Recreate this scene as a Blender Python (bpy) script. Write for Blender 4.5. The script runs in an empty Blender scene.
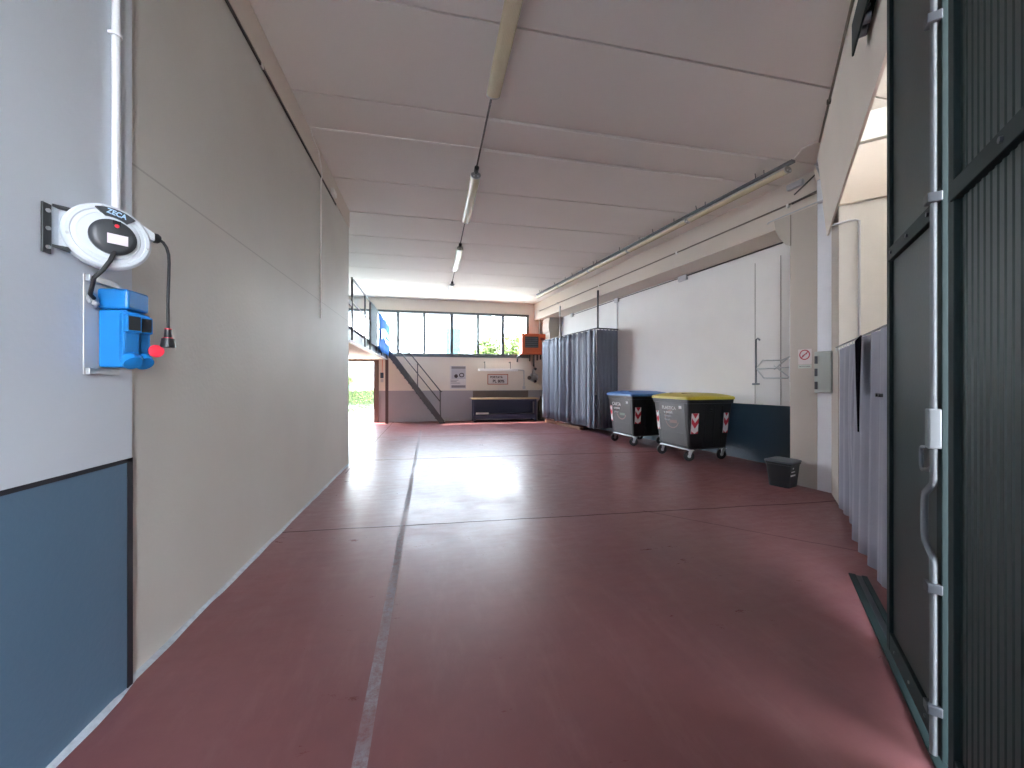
import bpy, bmesh, math, random
from math import sin, cos, pi, radians, sqrt
from mathutils import Vector, Matrix

random.seed(7)
C = bpy.context.scene.collection
scn = bpy.context.scene

# ------------------------------------------------------------------ materials
def new_mat(name):
    m = bpy.data.materials.new(name); m.use_nodes = True
    nt = m.node_tree; b = nt.nodes['Principled BSDF']
    return m, nt, b

def mat(name, col, rough=0.6, metal=0.0, var=0.06, scale=6.0, bump=0.0, bscale=60.0, spec=0.5, coat=0.0):
    """painted / plastic / metal surface with a little noise in colour and relief"""
    m, nt, b = new_mat(name)
    N, L = nt.nodes, nt.links
    geo = N.new('ShaderNodeTexCoord')
    no = N.new('ShaderNodeTexNoise'); no.inputs['Scale'].default_value = scale; no.inputs['Detail'].default_value = 5
    L.new(geo.outputs['Object'], no.inputs['Vector'])
    mx = N.new('ShaderNodeMix'); mx.data_type = 'RGBA'
    c = list(col)
    mx.inputs['A'].default_value = (*[max(0, v * (1 - var)) for v in c], 1)
    mx.inputs['B'].default_value = (*[min(1, v * (1 + var)) for v in c], 1)
    L.new(no.outputs['Fac'], mx.inputs['Factor']); L.new(mx.outputs['Result'], b.inputs['Base Color'])
    b.inputs['Roughness'].default_value = rough; b.inputs['Metallic'].default_value = metal
    b.inputs['Specular IOR Level'].default_value = spec
    b.inputs['Coat Weight'].default_value = coat
    if bump:
        n2 = N.new('ShaderNodeTexNoise'); n2.inputs['Scale'].default_value = bscale; n2.inputs['Detail'].default_value = 6
        L.new(geo.outputs['Object'], n2.inputs['Vector'])
        bp = N.new('ShaderNodeBump'); bp.inputs['Strength'].default_value = bump; bp.inputs['Distance'].default_value = 0.01
        L.new(n2.outputs['Fac'], bp.inputs['Height']); L.new(bp.outputs['Normal'], b.inputs['Normal'])
    return m

def math_node(nt, op, a, bval=None, clamp=False):
    n = nt.nodes.new('ShaderNodeMath'); n.operation = op; n.use_clamp = clamp
    for i, v in enumerate((a, bval)):
        if v is None: continue
        if isinstance(v, (int, float)): n.inputs[i].default_value = v
        else: nt.links.new(v, n.inputs[i])
    return n.outputs[0]

def wall_paint(name, upper, lower, z0, rough=0.7, bump=0.25, stain=0.10, low_rough=0.4, seams=()):
    """plaster with a painted dado up to z0 (world height), faint dirt clouds, joint lines at the heights in seams"""
    m, nt, b = new_mat(name)
    N, L = nt.nodes, nt.links
    geo = N.new('ShaderNodeNewGeometry')
    sep = N.new('ShaderNodeSeparateXYZ'); L.new(geo.outputs['Position'], sep.inputs[0])
    n1 = N.new('ShaderNodeTexNoise'); n1.inputs['Scale'].default_value = 0.9; n1.inputs['Detail'].default_value = 8
    L.new(geo.outputs['Position'], n1.inputs['Vector'])
    cl = N.new('ShaderNodeValToRGB')
    cl.color_ramp.elements[0].position = 0.3; cl.color_ramp.elements[1].position = 0.75
    cl.color_ramp.elements[0].color = (1 - stain,) * 3 + (1,); cl.color_ramp.elements[1].color = (1, 1, 1, 1)
    L.new(n1.outputs['Fac'], cl.inputs[0])
    step = math_node(nt, 'LESS_THAN', sep.outputs['Z'], z0)
    mx = N.new('ShaderNodeMix'); mx.data_type = 'RGBA'
    mx.inputs['A'].default_value = (*upper, 1); mx.inputs['B'].default_value = (*lower, 1)
    L.new(step, mx.inputs['Factor'])
    mu = N.new('ShaderNodeMix'); mu.data_type = 'RGBA'; mu.blend_type = 'MULTIPLY'; mu.inputs['Factor'].default_value = 1
    L.new(mx.outputs['Result'], mu.inputs['A']); L.new(cl.outputs[0], mu.inputs['B'])
    out = mu.outputs['Result']
    for sz in seams:
        d = math_node(nt, 'ABSOLUTE', math_node(nt, 'SUBTRACT', sep.outputs['Z'], sz))
        f = math_node(nt, 'MULTIPLY', math_node(nt, 'LESS_THAN', d, 0.006), 0.35)
        ms = N.new('ShaderNodeMix'); ms.data_type = 'RGBA'
        L.new(f, ms.inputs['Factor']); L.new(out, ms.inputs['A']); ms.inputs['B'].default_value = (0.2, 0.19, 0.17, 1)
        out = ms.outputs['Result']
    L.new(out, b.inputs['Base Color'])
    r = math_node(nt, 'ADD', math_node(nt, 'MULTIPLY', step, low_rough - rough), rough)
    L.new(r, b.inputs['Roughness'])
    n2 = N.new('ShaderNodeTexNoise'); n2.inputs['Scale'].default_value = 35; n2.inputs['Detail'].default_value = 8
    L.new(geo.outputs['Position'], n2.inputs['Vector'])
    bp = N.new('ShaderNodeBump'); bp.inputs['Strength'].default_value = bump; bp.inputs['Distance'].default_value = 0.006
    L.new(n2.outputs['Fac'], bp.inputs['Height']); L.new(bp.outputs['Normal'], b.inputs['Normal'])
    return m

def floor_paint():
    m, nt, b = new_mat('red_floor_paint')
    N, L = nt.nodes, nt.links
    geo = N.new('ShaderNodeNewGeometry')
    pos = geo.outputs['Position']
    sep = N.new('ShaderNodeSeparateXYZ'); L.new(pos, sep.inputs[0])
    x, y = sep.outputs['X'], sep.outputs['Y']
    def noise(scale, detail=6, rough=0.6, vec=pos):
        n = N.new('ShaderNodeTexNoise'); n.inputs['Scale'].default_value = scale
        n.inputs['Detail'].default_value = detail; n.inputs['Roughness'].default_value = rough
        L.new(vec, n.inputs['Vector']); return n.outputs['Fac']
    def ramp(v, a, bb):
        r = N.new('ShaderNodeMapRange'); L.new(v, r.inputs['Value'])
        r.inputs['From Min'].default_value = a; r.inputs['From Max'].default_value = bb; return r.outputs[0]
    def mix(f, a, c2):
        mx = N.new('ShaderNodeMix'); mx.data_type = 'RGBA'
        if isinstance(f, (int, float)): mx.inputs['Factor'].default_value = f
        else: L.new(f, mx.inputs['Factor'])
        for k, v in (('A', a), ('B', c2)):
            if isinstance(v, tuple): mx.inputs[k].default_value = (*v, 1)
            else: L.new(v, mx.inputs[k])
        return mx.outputs['Result']
    col = mix(ramp(noise(0.55, 6), 0.35, 0.7), FLOOR_A, FLOOR_B)
    col = mix(math_node(nt, 'MULTIPLY', ramp(noise(2.3, 8, 0.75), 0.38, 0.90), 0.40), col, FLOOR_C)
    # pale dusty scuffs stretched along the room
    mp = N.new('ShaderNodeMapping'); mp.inputs['Scale'].default_value = (3.5, 0.9, 1); mp.inputs['Rotation'].default_value = (0, 0, 0.5)
    L.new(pos, mp.inputs['Vector'])
    col = mix(math_node(nt, 'MULTIPLY', ramp(noise(1.3, 10, 0.75, mp.outputs[0]), 0.50, 0.85), 0.22), col, (0.36, 0.22, 0.22))
    wob = math_node(nt, 'MULTIPLY', math_node(nt, 'SUBTRACT', noise(1.6, 3), 0.5), 0.06)
    def line(coord, at, half, amount, colr, brk=None, wobble=True):
        nonlocal col
        d = math_node(nt, 'SUBTRACT', coord, at)
        if wobble: d = math_node(nt, 'ADD', d, wob)
        f = math_node(nt, 'MULTIPLY', math_node(nt, 'LESS_THAN', math_node(nt, 'ABSOLUTE', d), half), amount)
        if brk is not None: f = math_node(nt, 'MULTIPLY', f, brk)
        col = mix(f, col, colr); dull.append(f)
    dull = []
    # saw-cut joints
    dark = (0.05, 0.028, 0.028)
    yj = math_node(nt, 'ADD', y, math_node(nt, 'MULTIPLY', x, 0.05))
    line(yj, 4.43, 0.010, 0.85, dark)
    line(yj, 8.25, 0.018, 0.75, dark)
    line(yj, 11.6, 0.02, 0.6, dark)
    yd = math_node(nt, 'ADD', y, math_node(nt, 'MULTIPLY', x, 1.05))
    line(yd, 7.05, 0.012, math_node(nt, 'MULTIPLY', math_node(nt, 'LESS_THAN', y, 4.35), 0.45), dark)
    line(x, -1.47, 0.010, math_node(nt, 'MULTIPLY', math_node(nt, 'GREATER_THAN', y, 7.2), 0.6), dark)
    # worn grey guide line
    near = math_node(nt, 'LESS_THAN', y, 13.2)
    brk = math_node(nt, 'MULTIPLY', math_node(nt, 'MULTIPLY', ramp(noise(16, 8, 0.85), 0.38, 0.56), ramp(noise(1.2, 3), 0.25, 0.5)), near)
    xs = math_node(nt, 'ADD', x, math_node(nt, 'MULTIPLY', y, 0.004))
    line(xs, -0.285, 0.032, 0.9, (0.27, 0.255, 0.275), brk, False)
    L.new(col, b.inputs['Base Color'])
    mp3 = N.new('ShaderNodeMapping'); mp3.inputs['Scale'].default_value = (1.0, 3.2, 1); L.new(pos, mp3.inputs['Vector'])
    wear = math_node(nt, 'ADD', math_node(nt, 'MULTIPLY', ramp(noise(1.1, 8, 0.7), 0.3, 0.75), 0.14), math_node(nt, 'MULTIPLY', ramp(noise(3.5, 8, 0.8, mp3.outputs[0]), 0.35, 0.80), 0.24))
    rr = math_node(nt, 'ADD', 0.22, wear)
    dm = dull[0]
    for q in dull[1:]: dm = math_node(nt, 'MAXIMUM', dm, q)
    L.new(math_node(nt, 'ADD', rr, math_node(nt, 'MULTIPLY', dm, 0.45), True), b.inputs['Roughness'])
    L.new(math_node(nt, 'MULTIPLY', math_node(nt, 'SUBTRACT', 1.0, math_node(nt, 'MULTIPLY', dm, 0.85)), 0.34), b.inputs['Specular IOR Level'])
    bp = N.new('ShaderNodeBump'); bp.inputs['Strength'].default_value = 0.06; bp.inputs['Distance'].default_value = 0.01
    mp2 = N.new('ShaderNodeMapping'); mp2.inputs['Scale'].default_value = (1, 2.2, 1); L.new(pos, mp2.inputs['Vector'])
    L.new(noise(2.2, 5, 0.55, mp2.outputs[0]), bp.inputs['Height']); L.new(bp.outputs['Normal'], b.inputs['Normal'])
    return m

def glass_mat():
    m = bpy.data.materials.new('window_glass'); m.use_nodes = True
    nt = m.node_tree; nt.nodes.clear()
    o = nt.nodes.new('ShaderNodeOutputMaterial'); mx = nt.nodes.new('ShaderNodeMixShader')
    t = nt.nodes.new('ShaderNodeBsdfTransparent'); g = nt.nodes.new('ShaderNodeBsdfGlossy')
    t.inputs[0].default_value = (0.94, 0.96, 0.96, 1); g.inputs['Roughness'].default_value = 0.03
    lw = nt.nodes.new('ShaderNodeLayerWeight'); lw.inputs[0].default_value = 0.5
    pw = nt.nodes.new('ShaderNodeMath'); pw.operation = 'POWER'; pw.inputs[1].default_value = 5; nt.links.new(lw.outputs['Facing'], pw.inputs[0])
    f = nt.nodes.new('ShaderNodeMath'); f.operation = 'MULTIPLY_ADD'; f.inputs[1].default_value = 0.9; f.inputs[2].default_value = 0.04; nt.links.new(pw.outputs[0], f.inputs[0])
    nt.links.new(f.outputs[0], mx.inputs[0]); nt.links.new(t.outputs[0], mx.inputs[1]); nt.links.new(g.outputs[0], mx.inputs[2])
    nt.links.new(mx.outputs[0], o.inputs[0])
    return m

def leaf_mat(name, a, b2):
    m, nt, b = new_mat(name)
    geo = nt.nodes.new('ShaderNodeNewGeometry')
    n = nt.nodes.new('ShaderNodeTexNoise'); n.inputs['Scale'].default_value = 4
    nt.links.new(geo.outputs['Position'], n.inputs['Vector'])
    mx = nt.nodes.new('ShaderNodeMix'); mx.data_type = 'RGBA'
    mx.inputs['A'].default_value = (*a, 1); mx.inputs['B'].default_value = (*b2, 1)
    nt.links.new(n.outputs['Fac'], mx.inputs['Factor']); nt.links.new(mx.outputs['Result'], b.inputs['Base Color'])
    b.inputs['Roughness'].default_value = 0.6
    return m

FLOOR_A = (0.165, 0.060, 0.062)
FLOOR_B = (0.225, 0.090, 0.090)
FLOOR_C = (0.120, 0.052, 0.057)
M = {}
M['floor'] = floor_paint()
M['ceiling'] = mat('ceiling_paint', (0.74, 0.705, 0.665), 0.85, var=0.06, scale=0.7, bump=0.15, bscale=25)
M['ceiling_gap'] = mat('ceiling_joint_shadow_gap', (0.20, 0.18, 0.17), 0.9)
M['wall_white'] = wall_paint('white_plaster_blue_dado', (0.62, 0.67, 0.73), (0.10, 0.18, 0.265), 1.187, stain=0.08)
M['wall_beige'] = wall_paint('beige_panel_paint', (0.61, 0.59, 0.54), (0.61, 0.59, 0.54), -1, rough=0.6, low_rough=0.6, bump=0.35, stain=0.10, seams=(2.78,))
M['wall_far'] = wall_paint('cream_wall_grey_dado', (0.80, 0.74, 0.66), (0.36, 0.34, 0.37), 1.25, stain=0.08)
M['wall_right'] = wall_paint('pale_wall_navy_dado', (0.80, 0.78, 0.76), (0.030, 0.060, 0.090), 1.15, stain=0.08)
M['pillar'] = mat('taupe_pillar_paint', (0.47, 0.42, 0.365), 0.75, var=0.08, scale=1.4, bump=0.2)
M['beam'] = mat('beam_paint', (0.64, 0.57, 0.50), 0.8, var=0.07, scale=1.0, bump=0.2)
M['white_strip'] = mat('white_gloss_paint', (0.76, 0.78, 0.82), 0.45, var=0.05, bump=0.08)
M['vestibule'] = mat('vestibule_paint', (0.72, 0.70, 0.65), 0.8, var=0.05, bump=0.15)
M['cement'] = mat('cement_fillet', (0.42, 0.46, 0.50), 0.9, var=0.3, scale=25, bump=0.5)
M['black_tape'] = mat('black_border_paint', (0.012, 0.013, 0.02), 0.5)
M['door_green'] = mat('dark_green_door_paint', (0.017, 0.032, 0.030), 0.42, var=0.12, scale=3, bump=0.05, spec=0.4)
M['door_frame'] = mat('darker_green_frame_paint', (0.008, 0.018, 0.018), 0.65, var=0.12, spec=0.25)
M['steel_grey'] = mat('grey_painted_steel', (0.15, 0.16, 0.165), 0.55, 0.1)
M['galv'] = mat('galvanised_steel', (0.52, 0.54, 0.55), 0.4, 0.7, var=0.15, scale=30)
M['dark_steel'] = mat('dark_grey_steel_paint', (0.060, 0.066, 0.075), 0.45, 0.2)
M['stair_steel'] = mat('charcoal_stair_paint', (0.055, 0.052, 0.058), 0.45, 0.1)
M['mezz_steel'] = mat('slate_beam_paint', (0.16, 0.18, 0.20), 0.5, 0.1)
M['soffit'] = mat('cream_soffit', (0.72, 0.62, 0.50), 0.8)
M['window_frame'] = mat('grey_green_aluminium', (0.115, 0.145, 0.155), 0.4, 0.3)
M['glass'] = glass_mat()
M['black_plastic'] = mat('black_plastic', (0.012, 0.013, 0.015), 0.4)
M['dark_rubber'] = mat('dark_rubber', (0.018, 0.018, 0.02), 0.65)
M['bin_body'] = mat('dark_grey_bin_plastic', (0.007, 0.0075, 0.009), 0.36, var=0.15)
M['bin_front_lit'] = mat('lit_bin_plastic', (0.042, 0.038, 0.038), 0.36, var=0.15)  # same black plastic as the body, coloured lighter for the lit front
M['bin_yellow'] = mat('yellow_lid_plastic', (0.56, 0.45, 0.035), 0.4)
M['bin_blue'] = mat('blue_lid_plastic', (0.06, 0.19, 0.48), 0.4)
M['hole'] = mat('lid_opening_dark', (0.02, 0.02, 0.018), 0.7)
M['hole_y'] = mat('lid_opening_olive', (0.16, 0.12, 0.012), 0.6)
M['hole_b'] = mat('lid_opening_navy', (0.012, 0.05, 0.15), 0.6)
M['red'] = mat('red_reflective', (0.55, 0.015, 0.04), 0.35)
M['white'] = mat('white_plastic', (0.78, 0.78, 0.78), 0.4)
M['print_grey'] = mat('grey_print', (0.42, 0.44, 0.46), 0.5)
M['print_pink'] = mat('faded_pink_print', (0.24, 0.13, 0.12), 0.5)
M['print_green'] = mat('faded_green_print', (0.11, 0.15, 0.12), 0.5)
M['curtain_blue'] = mat('blue_grey_curtain_cloth', (0.165, 0.19, 0.245), 0.6, var=0.08, scale=3, bump=0.1)
M['curtain_lilac'] = mat('lilac_grey_curtain_cloth', (0.30, 0.30, 0.35), 0.85, var=0.06, scale=3, bump=0.1)
M['reel_grey'] = mat('light_grey_reel_plastic', (0.60, 0.64, 0.68), 0.35, var=0.03)
M['reel_hub'] = mat('dark_hub_plastic', (0.045, 0.05, 0.055), 0.35)
M['label_pink'] = mat('pale_label', (0.70, 0.64, 0.68), 0.5)
M['logo_blue'] = mat('pale_blue_print', (0.45, 0.66, 0.86), 0.4)
M['socket_blue'] = mat('blue_socket_plastic', (0.010, 0.20, 0.56), 0.35, var=0.04)
M['socket_dark'] = mat('dark_blue_flap', (0.008, 0.13, 0.36), 0.4)
M['plug_red'] = mat('red_cap_plastic', (0.75, 0.03, 0.06), 0.4)
M['pvc'] = mat('white_pvc', (0.74, 0.76, 0.79), 0.4, var=0.02)
M['pvc_grey'] = mat('grey_pvc', (0.50, 0.51, 0.53), 0.5)
M['box_green'] = mat('grey_green_enamel', (0.42, 0.46, 0.43), 0.5)
M['cable_dark'] = mat('dark_cable_trunking', (0.075, 0.065, 0.058), 0.6)
M['cable_brown'] = mat('brown_conduit', (0.17, 0.14, 0.115), 0.6)
M['cable_white'] = mat('white_cable', (0.80, 0.78, 0.74), 0.5)
M['lamp_housing'] = mat('grey_lamp_housing', (0.42, 0.43, 0.40), 0.5)
def diffuser():
    m, nt, b = new_mat('aged_yellow_diffuser')
    b.inputs['Base Color'].default_value = (0.84, 0.76, 0.52, 1); b.inputs['Roughness'].default_value = 0.22
    b.inputs['Transmission Weight'].default_value = 0.25
    g = nt.nodes.new('ShaderNodeTexCoord'); w = nt.nodes.new('ShaderNodeTexWave'); w.inputs['Scale'].default_value = 22; w.bands_direction = 'X'
    nt.links.new(g.outputs['Object'], w.inputs['Vector'])
    bp = nt.nodes.new('ShaderNodeBump'); bp.inputs['Strength'].default_value = 0.3; bp.inputs['Distance'].default_value = 0.004
    nt.links.new(w.outputs['Fac'], bp.inputs['Height']); nt.links.new(bp.outputs['Normal'], b.inputs['Normal'])
    return m
M['diffuser'] = diffuser()
M['orange'] = mat('orange_enamel', (0.62, 0.12, 0.035), 0.4)
M['louvre'] = mat('dark_louvre', (0.05, 0.055, 0.065), 0.45)
M['bench_wood'] = mat('pale_bench_wood', (0.52, 0.40, 0.24), 0.55, var=0.15, scale=12)
M['bench_blue'] = mat('navy_bench_steel', (0.030, 0.040, 0.085), 0.45)
M['bench_back'] = mat('brown_grey_board', (0.15, 0.12, 0.11), 0.6)
M['paper'] = mat('poster_paper', (0.66, 0.64, 0.64), 0.6)
M['paper_grey'] = mat('poster_grey', (0.24, 0.23, 0.25), 0.6)
M['paper_mid'] = mat('poster_mid_grey', (0.45, 0.45, 0.50), 0.6)
M['ink'] = mat('dark_ink', (0.05, 0.035, 0.04), 0.6)
M['sign_red'] = mat('red_ink', (0.42, 0.035, 0.06), 0.5)
M['red_border'] = mat('brick_red_border', (0.42, 0.10, 0.05), 0.5)
M['banner_blue'] = mat('blue_banner_vinyl', (0.015, 0.17, 0.62), 0.85, spec=0.15)
M['banner_pale'] = mat('pale_banner_vinyl', (0.36, 0.47, 0.52), 0.85, spec=0.15)
M['olive'] = mat('olive_enamel', (0.055, 0.065, 0.04), 0.45)
M['board_wood'] = mat('reddish_board', (0.24, 0.12, 0.08), 0.7, var=0.3, scale=10)
M['facade'] = mat('white_house_render', (0.78, 0.80, 0.80), 0.9, var=0.03, scale=0.5)
M['eave'] = mat('grey_eave', (0.11, 0.12, 0.14), 0.7)
M['shutter'] = mat('teal_shutter', (0.012, 0.060, 0.062), 0.6)
M['ground'] = mat('pale_gravel', (0.44, 0.41, 0.36), 0.95, var=0.25, scale=3, bump=0.4)
M['leaf_light'] = leaf_mat('light_leaves', (0.05, 0.09, 0.012), (0.13, 0.17, 0.04))
M['leaf_dark'] = leaf_mat('dark_leaves', (0.015, 0.035, 0.008), (0.05, 0.08, 0.02))
M['bark'] = mat('bark', (0.12, 0.09, 0.06), 0.9)
M['stone'] = mat('pale_stone', (0.55, 0.53, 0.50), 0.9)

# ------------------------------------------------------------------ mesh builder
class MB:
    def __init__(s): s.bm = bmesh.new()
    def verts(s, pts): return [s.bm.verts.new(p) for p in pts]
    def face(s, pts):
        try: return s.bm.faces.new(s.verts(pts))
        except ValueError: return None
    def hexa(s, p):
        v = s.verts(p)
        for f in ((0,3,2,1),(4,5,6,7),(0,1,5,4),(1,2,6,5),(2,3,7,6),(3,0,4,7)): s.bm.faces.new([v[i] for i in f])
        return s
    def box(s, a, b):
        x0,y0,z0 = [min(i,j) for i,j in zip(a,b)]; x1,y1,z1 = [max(i,j) for i,j in zip(a,b)]
        return s.hexa([(x0,y0,z0),(x1,y0,z0),(x1,y1,z0),(x0,y1,z0),(x0,y0,z1),(x1,y0,z1),(x1,y1,z1),(x0,y1,z1)])
    def prism(s, poly, axis, a, b):
        """extrude a 2-D outline along an axis ('x','y','z') from a to b"""
        def P(q, h):
            if axis == 'x': return (h, q[0], q[1])
            if axis == 'y': return (q[0], h, q[1])
            return (q[0], q[1], h)
        lo = s.verts([P(q, a) for q in poly]); hi = s.verts([P(q, b) for q in poly]); n = len(poly)
        s.bm.faces.new(lo[::-1]); s.bm.faces.new(hi)
        for i in range(n): s.bm.faces.new([lo[i], lo[(i+1)%n], hi[(i+1)%n], hi[i]])
        return s
    def loft(s, rings, cap=True, closed=True):
        R = [s.verts(r) for r in rings]; n = len(rings[0])
        for a, b in zip(R, R[1:]):
            for i in range(n if closed else n-1):
                s.bm.faces.new([a[i], a[(i+1)%n], b[(i+1)%n], b[i]])
        if cap:
            s.bm.faces.new(R[0][::-1]); s.bm.faces.new(R[-1])
        return s
    def tube(s, path, r, seg=10):
        P = [Vector(p) for p in path]; rings = []
        rad = r if isinstance(r, (list, tuple)) else [r]*len(P)
        up = None
        for i, p in enumerate(P):
            t = (P[min(i+1, len(P)-1)] - P[max(i-1, 0)]).normalized()
            if up is None:
                up = Vector((0,0,1)) if abs(t.z) < 0.9 else Vector((1,0,0))
            a = t.cross(up)
            if a.length < 1e-4: a = t.cross(Vector((0.3,1,0.2)))
            a.normalize(); b = a.cross(t).normalized(); up = b
            rings.append([p + (a*cos(k*2*pi/seg) + b*sin(k*2*pi/seg))*rad[i] for k in range(seg)])
        return s.loft(rings)
    def cyl(s, p, q, r, seg=20): return s.tube([p, q], r, seg)
    def lathe(s, prof, c=(0,0,0), ax='z', seg=28, frame=None):
        """revolve (radius, height) pairs round an axis through c; frame = 3 vectors for a free axis"""
        c = Vector(c)
        if frame: A, B, Z = [Vector(v) for v in frame]
        elif ax == 'z': A, B, Z = Vector((1,0,0)), Vector((0,1,0)), Vector((0,0,1))
        elif ax == 'x': A, B, Z = Vector((0,1,0)), Vector((0,0,1)), Vector((1,0,0))
        else: A, B, Z = Vector((0,0,1)), Vector((1,0,0)), Vector((0,1,0))
        rings = [[c + (A*cos(k*2*pi/seg) + B*sin(k*2*pi/seg))*max(r,1e-4) + Z*h for k in range(seg)] for r, h in prof]
        return s.loft(rings)
    def islands(s):
        s.bm.verts.ensure_lookup_table(); seen = set(); out = []
        for v in s.bm.verts:
            if v in seen: continue
            st = [v]; seen.add(v); comp = []
            while st:
                q = st.pop(); comp.append(q)
                for e in q.link_edges:
                    o = e.other_vert(q)
                    if o not in seen: seen.add(o); st.append(o)
            out.append(comp)
        return out
    def each(s, name, m, parent=None, **k):
        """every loose piece becomes an object of its own"""
        s.bm.verts.index_update(); res = []
        for comp in s.islands():
            b = MB(); mp = {v: b.bm.verts.new(v.co) for v in comp}; cs = set(comp)
            for f in {f for v in comp for f in v.link_faces}: b.bm.faces.new([mp[v] for v in f.verts])
            res.append(b.done(name, m, parent, **k))
        s.bm.free(); return res
    def done(s, name, m, parent=None, loc=None, rz=0.0, smooth=None, bev=0.0, solid=0.0):
        bmesh.ops.recalc_face_normals(s.bm, faces=s.bm.faces)
        if smooth is not None:
            for f in s.bm.faces: f.smooth = True
            for e in s.bm.edges:
                if len(e.link_faces) == 2 and e.calc_face_angle(0) > radians(smooth): e.smooth = False
        me = bpy.data.meshes.new(name); s.bm.to_mesh(me); s.bm.free()
        me.materials.append(M[m] if isinstance(m, str) else m)
        o = bpy.data.objects.new(name, me); C.objects.link(o)
        if parent: o.parent = parent
        if loc is not None: o.location = loc
        o.rotation_euler.z = rz
        if bev:
            b = o.modifiers.new('bevel', 'BEVEL'); b.width = bev; b.segments = 2; b.limit_method = 'ANGLE'; b.angle_limit = radians(40)
        if solid:
            so = o.modifiers.new('thickness', 'SOLIDIFY'); so.thickness = solid; so.offset = 0
        return o

def tag(o, label, cat, group=None):
    o['label'] = label; o['category'] = cat
    if group: o['group'] = group
    return o
def root(name, label, cat, loc=(0,0,0), rz=0.0, group=None):
    o = bpy.data.objects.new(name, None); C.objects.link(o)
    o.location = loc; o.rotation_euler.z = rz; o.empty_display_size = 0.1
    return tag(o, label, cat, group)
def struct(o):
    o['kind'] = 'structure'; return o
def stuff(o): o['kind'] = 'stuff'; return o
def copy_tree(o, parent=None):
    c = o.copy(); C.objects.link(c)
    if parent: c.parent = parent
    for ch in [x for x in bpy.data.objects if x.parent == o]: copy_tree(ch, c)
    return c
def text(name, body, size, m, parent, loc, rot, width=1.0, depth=0.0008, align='CENTER', bold=0.0):
    cu = bpy.data.curves.new(name, 'FONT'); cu.body = body; cu.size = size; cu.extrude = depth
    cu.align_x = align; cu.align_y = 'CENTER'; cu.offset = bold
    t = bpy.data.objects.new(name, cu); C.objects.link(t)
    bpy.context.view_layer.update()
    me = bpy.data.meshes.new_from_object(t.evaluated_get(bpy.context.evaluated_depsgraph_get()))
    bpy.data.objects.remove(t); bpy.data.curves.remove(cu)
    me.materials.clear(); me.materials.append(M[m])
    o = bpy.data.objects.new(name, me); C.objects.link(o)
    o.parent = parent; o.location = loc; o.rotation_euler = rot; o.scale = (width, 1, 1)
    return o

TH = radians(8.3)                 # the right-hand wall runs 8 degrees off the room's length
DG = radians(45)                  # the gate wall cuts the corner at 45 degrees
HC = 4.95                         # ceiling height
YF = 16.0                         # far wall
def rw(a, s, z): return (a*cos(TH) - s*sin(TH), a*sin(TH) + s*cos(TH), z)
def dg(u, y, z): return (u*cos(DG) - y*sin(DG), u*sin(DG) + y*cos(DG), z)
def ky(k): return -k/sqrt(2)

# ------------------------------------------------------------------ the setting
b = MB(); b.box((-8, -3.2, -0.25), (9.5, 16.12, 0.0)); struct(b.done('floor', 'floor'))
# ceiling: precast slabs with open joints
b = MB()
ys = [-3.2, -1.6, -0.3, 0.98, 2.27, 3.55, 4.84, 5.50, 6.76, 8.05, 9.33, 10.6, 11.9, 13.2, 14.5, 16.12]
for y0, y1 in zip(ys, ys[1:]): b.box((-8, y0 + 0.013, HC), (9.5, y1 - 0.013, HC + 0.06))
struct(b.done('ceiling', 'ceiling'))
b = MB(); b.box((-8, -3.2, HC + 0.06), (9.5, 16.12, HC + 0.25)); struct(b.done('roof_slab', 'ceiling_gap'))
# left wall: white pilaster with blue dado near the camera, then the long beige panel
b = MB(); b.box((-1.85, -3.2, 0), (-1.55, 2.41, HC)); struct(b.done('wall_left', 'wall_white'))
b = MB(); b.box((-1.85, 2.41, 0), (-1.58, 8.05, HC)); struct(b.done('wall_left_panel', 'wall_beige'))
b = MB(); b.box((-1.552, -3.2, 1.180), (-1.5465, 2.41, 1.200)); b.box((-1.552, 2.375, 0.0), (-1.5465, 2.4115, 1.200))
struct(b.done('trim_1', 'black_tape'))
b = MB()                          # rough cement fillet at the wall foot
prof = []
for i in range(61):
    y = -1 + i*(8.98)/60; w = 0.022 + 0.014*random.random(); x0 = -1.55 if y < 2.41 else -1.58
    prof.append([(x0, y, 0.0005), (x0 + w, y, 0.0008), (x0 + w*0.45, y, 0.007), (x0, y, 0.013 + 0.006*random.random())])
b.loft(prof); struct(b.done('baseboard_left', 'cement'))
# light band along the top of the left wall
b = MB(); b.box((-1.58, 2.41, 4.62), (-1.565, 8.05, HC)); struct(b.done('trim_2', 'beam'))
# room behind the left wall, out to the mezzanine side
b = MB(); b.box((-8, 7.85, 0), (-1.85, 8.05, HC)); struct(b.done('wall_side', 'wall_far'))
b = MB(); b.box((-8.2, 7.85, 0), (-8, 16.2, HC)); struct(b.done('wall_outer_left', 'wall_far'))
# far wall with the doorway at the left and the window band
WZ0, WZ1 = 2.62, 4.47
b = MB()
b.box((-8, YF, 0), (-5.3, YF + 0.12, WZ0)); b.box((-5.3, YF, 2.45), (-2.2, YF + 0.12, WZ0)); b.box((-2.2, YF, 0), (4.10, YF + 0.12, WZ0))
b.box((-8, YF, WZ1), (6.5, YF + 0.12, HC)); b.box((4.10, YF, 0), (6.5, YF + 0.12, WZ1)); b.box((-8, YF, WZ0), (-6.6, YF + 0.12, WZ1))
struct(b.done('wall_far', 'wall_far'))
b = MB(); b.box((-2.21, YF - 0.05, 0), (-2.02, YF + 0.14, 2.47)); b.box((-5.3, YF - 0.05, 2.40), (-2.21, YF + 0.14, 2.47)); b.box((-5.4, YF - 0.05, 0), (-5.3, YF + 0.14, 2.47))
dfr = struct(b.done('door_1', mat('brown_grey_door_frame', (0.13, 0.085, 0.075), 0.5), bev=0.004))
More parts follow.
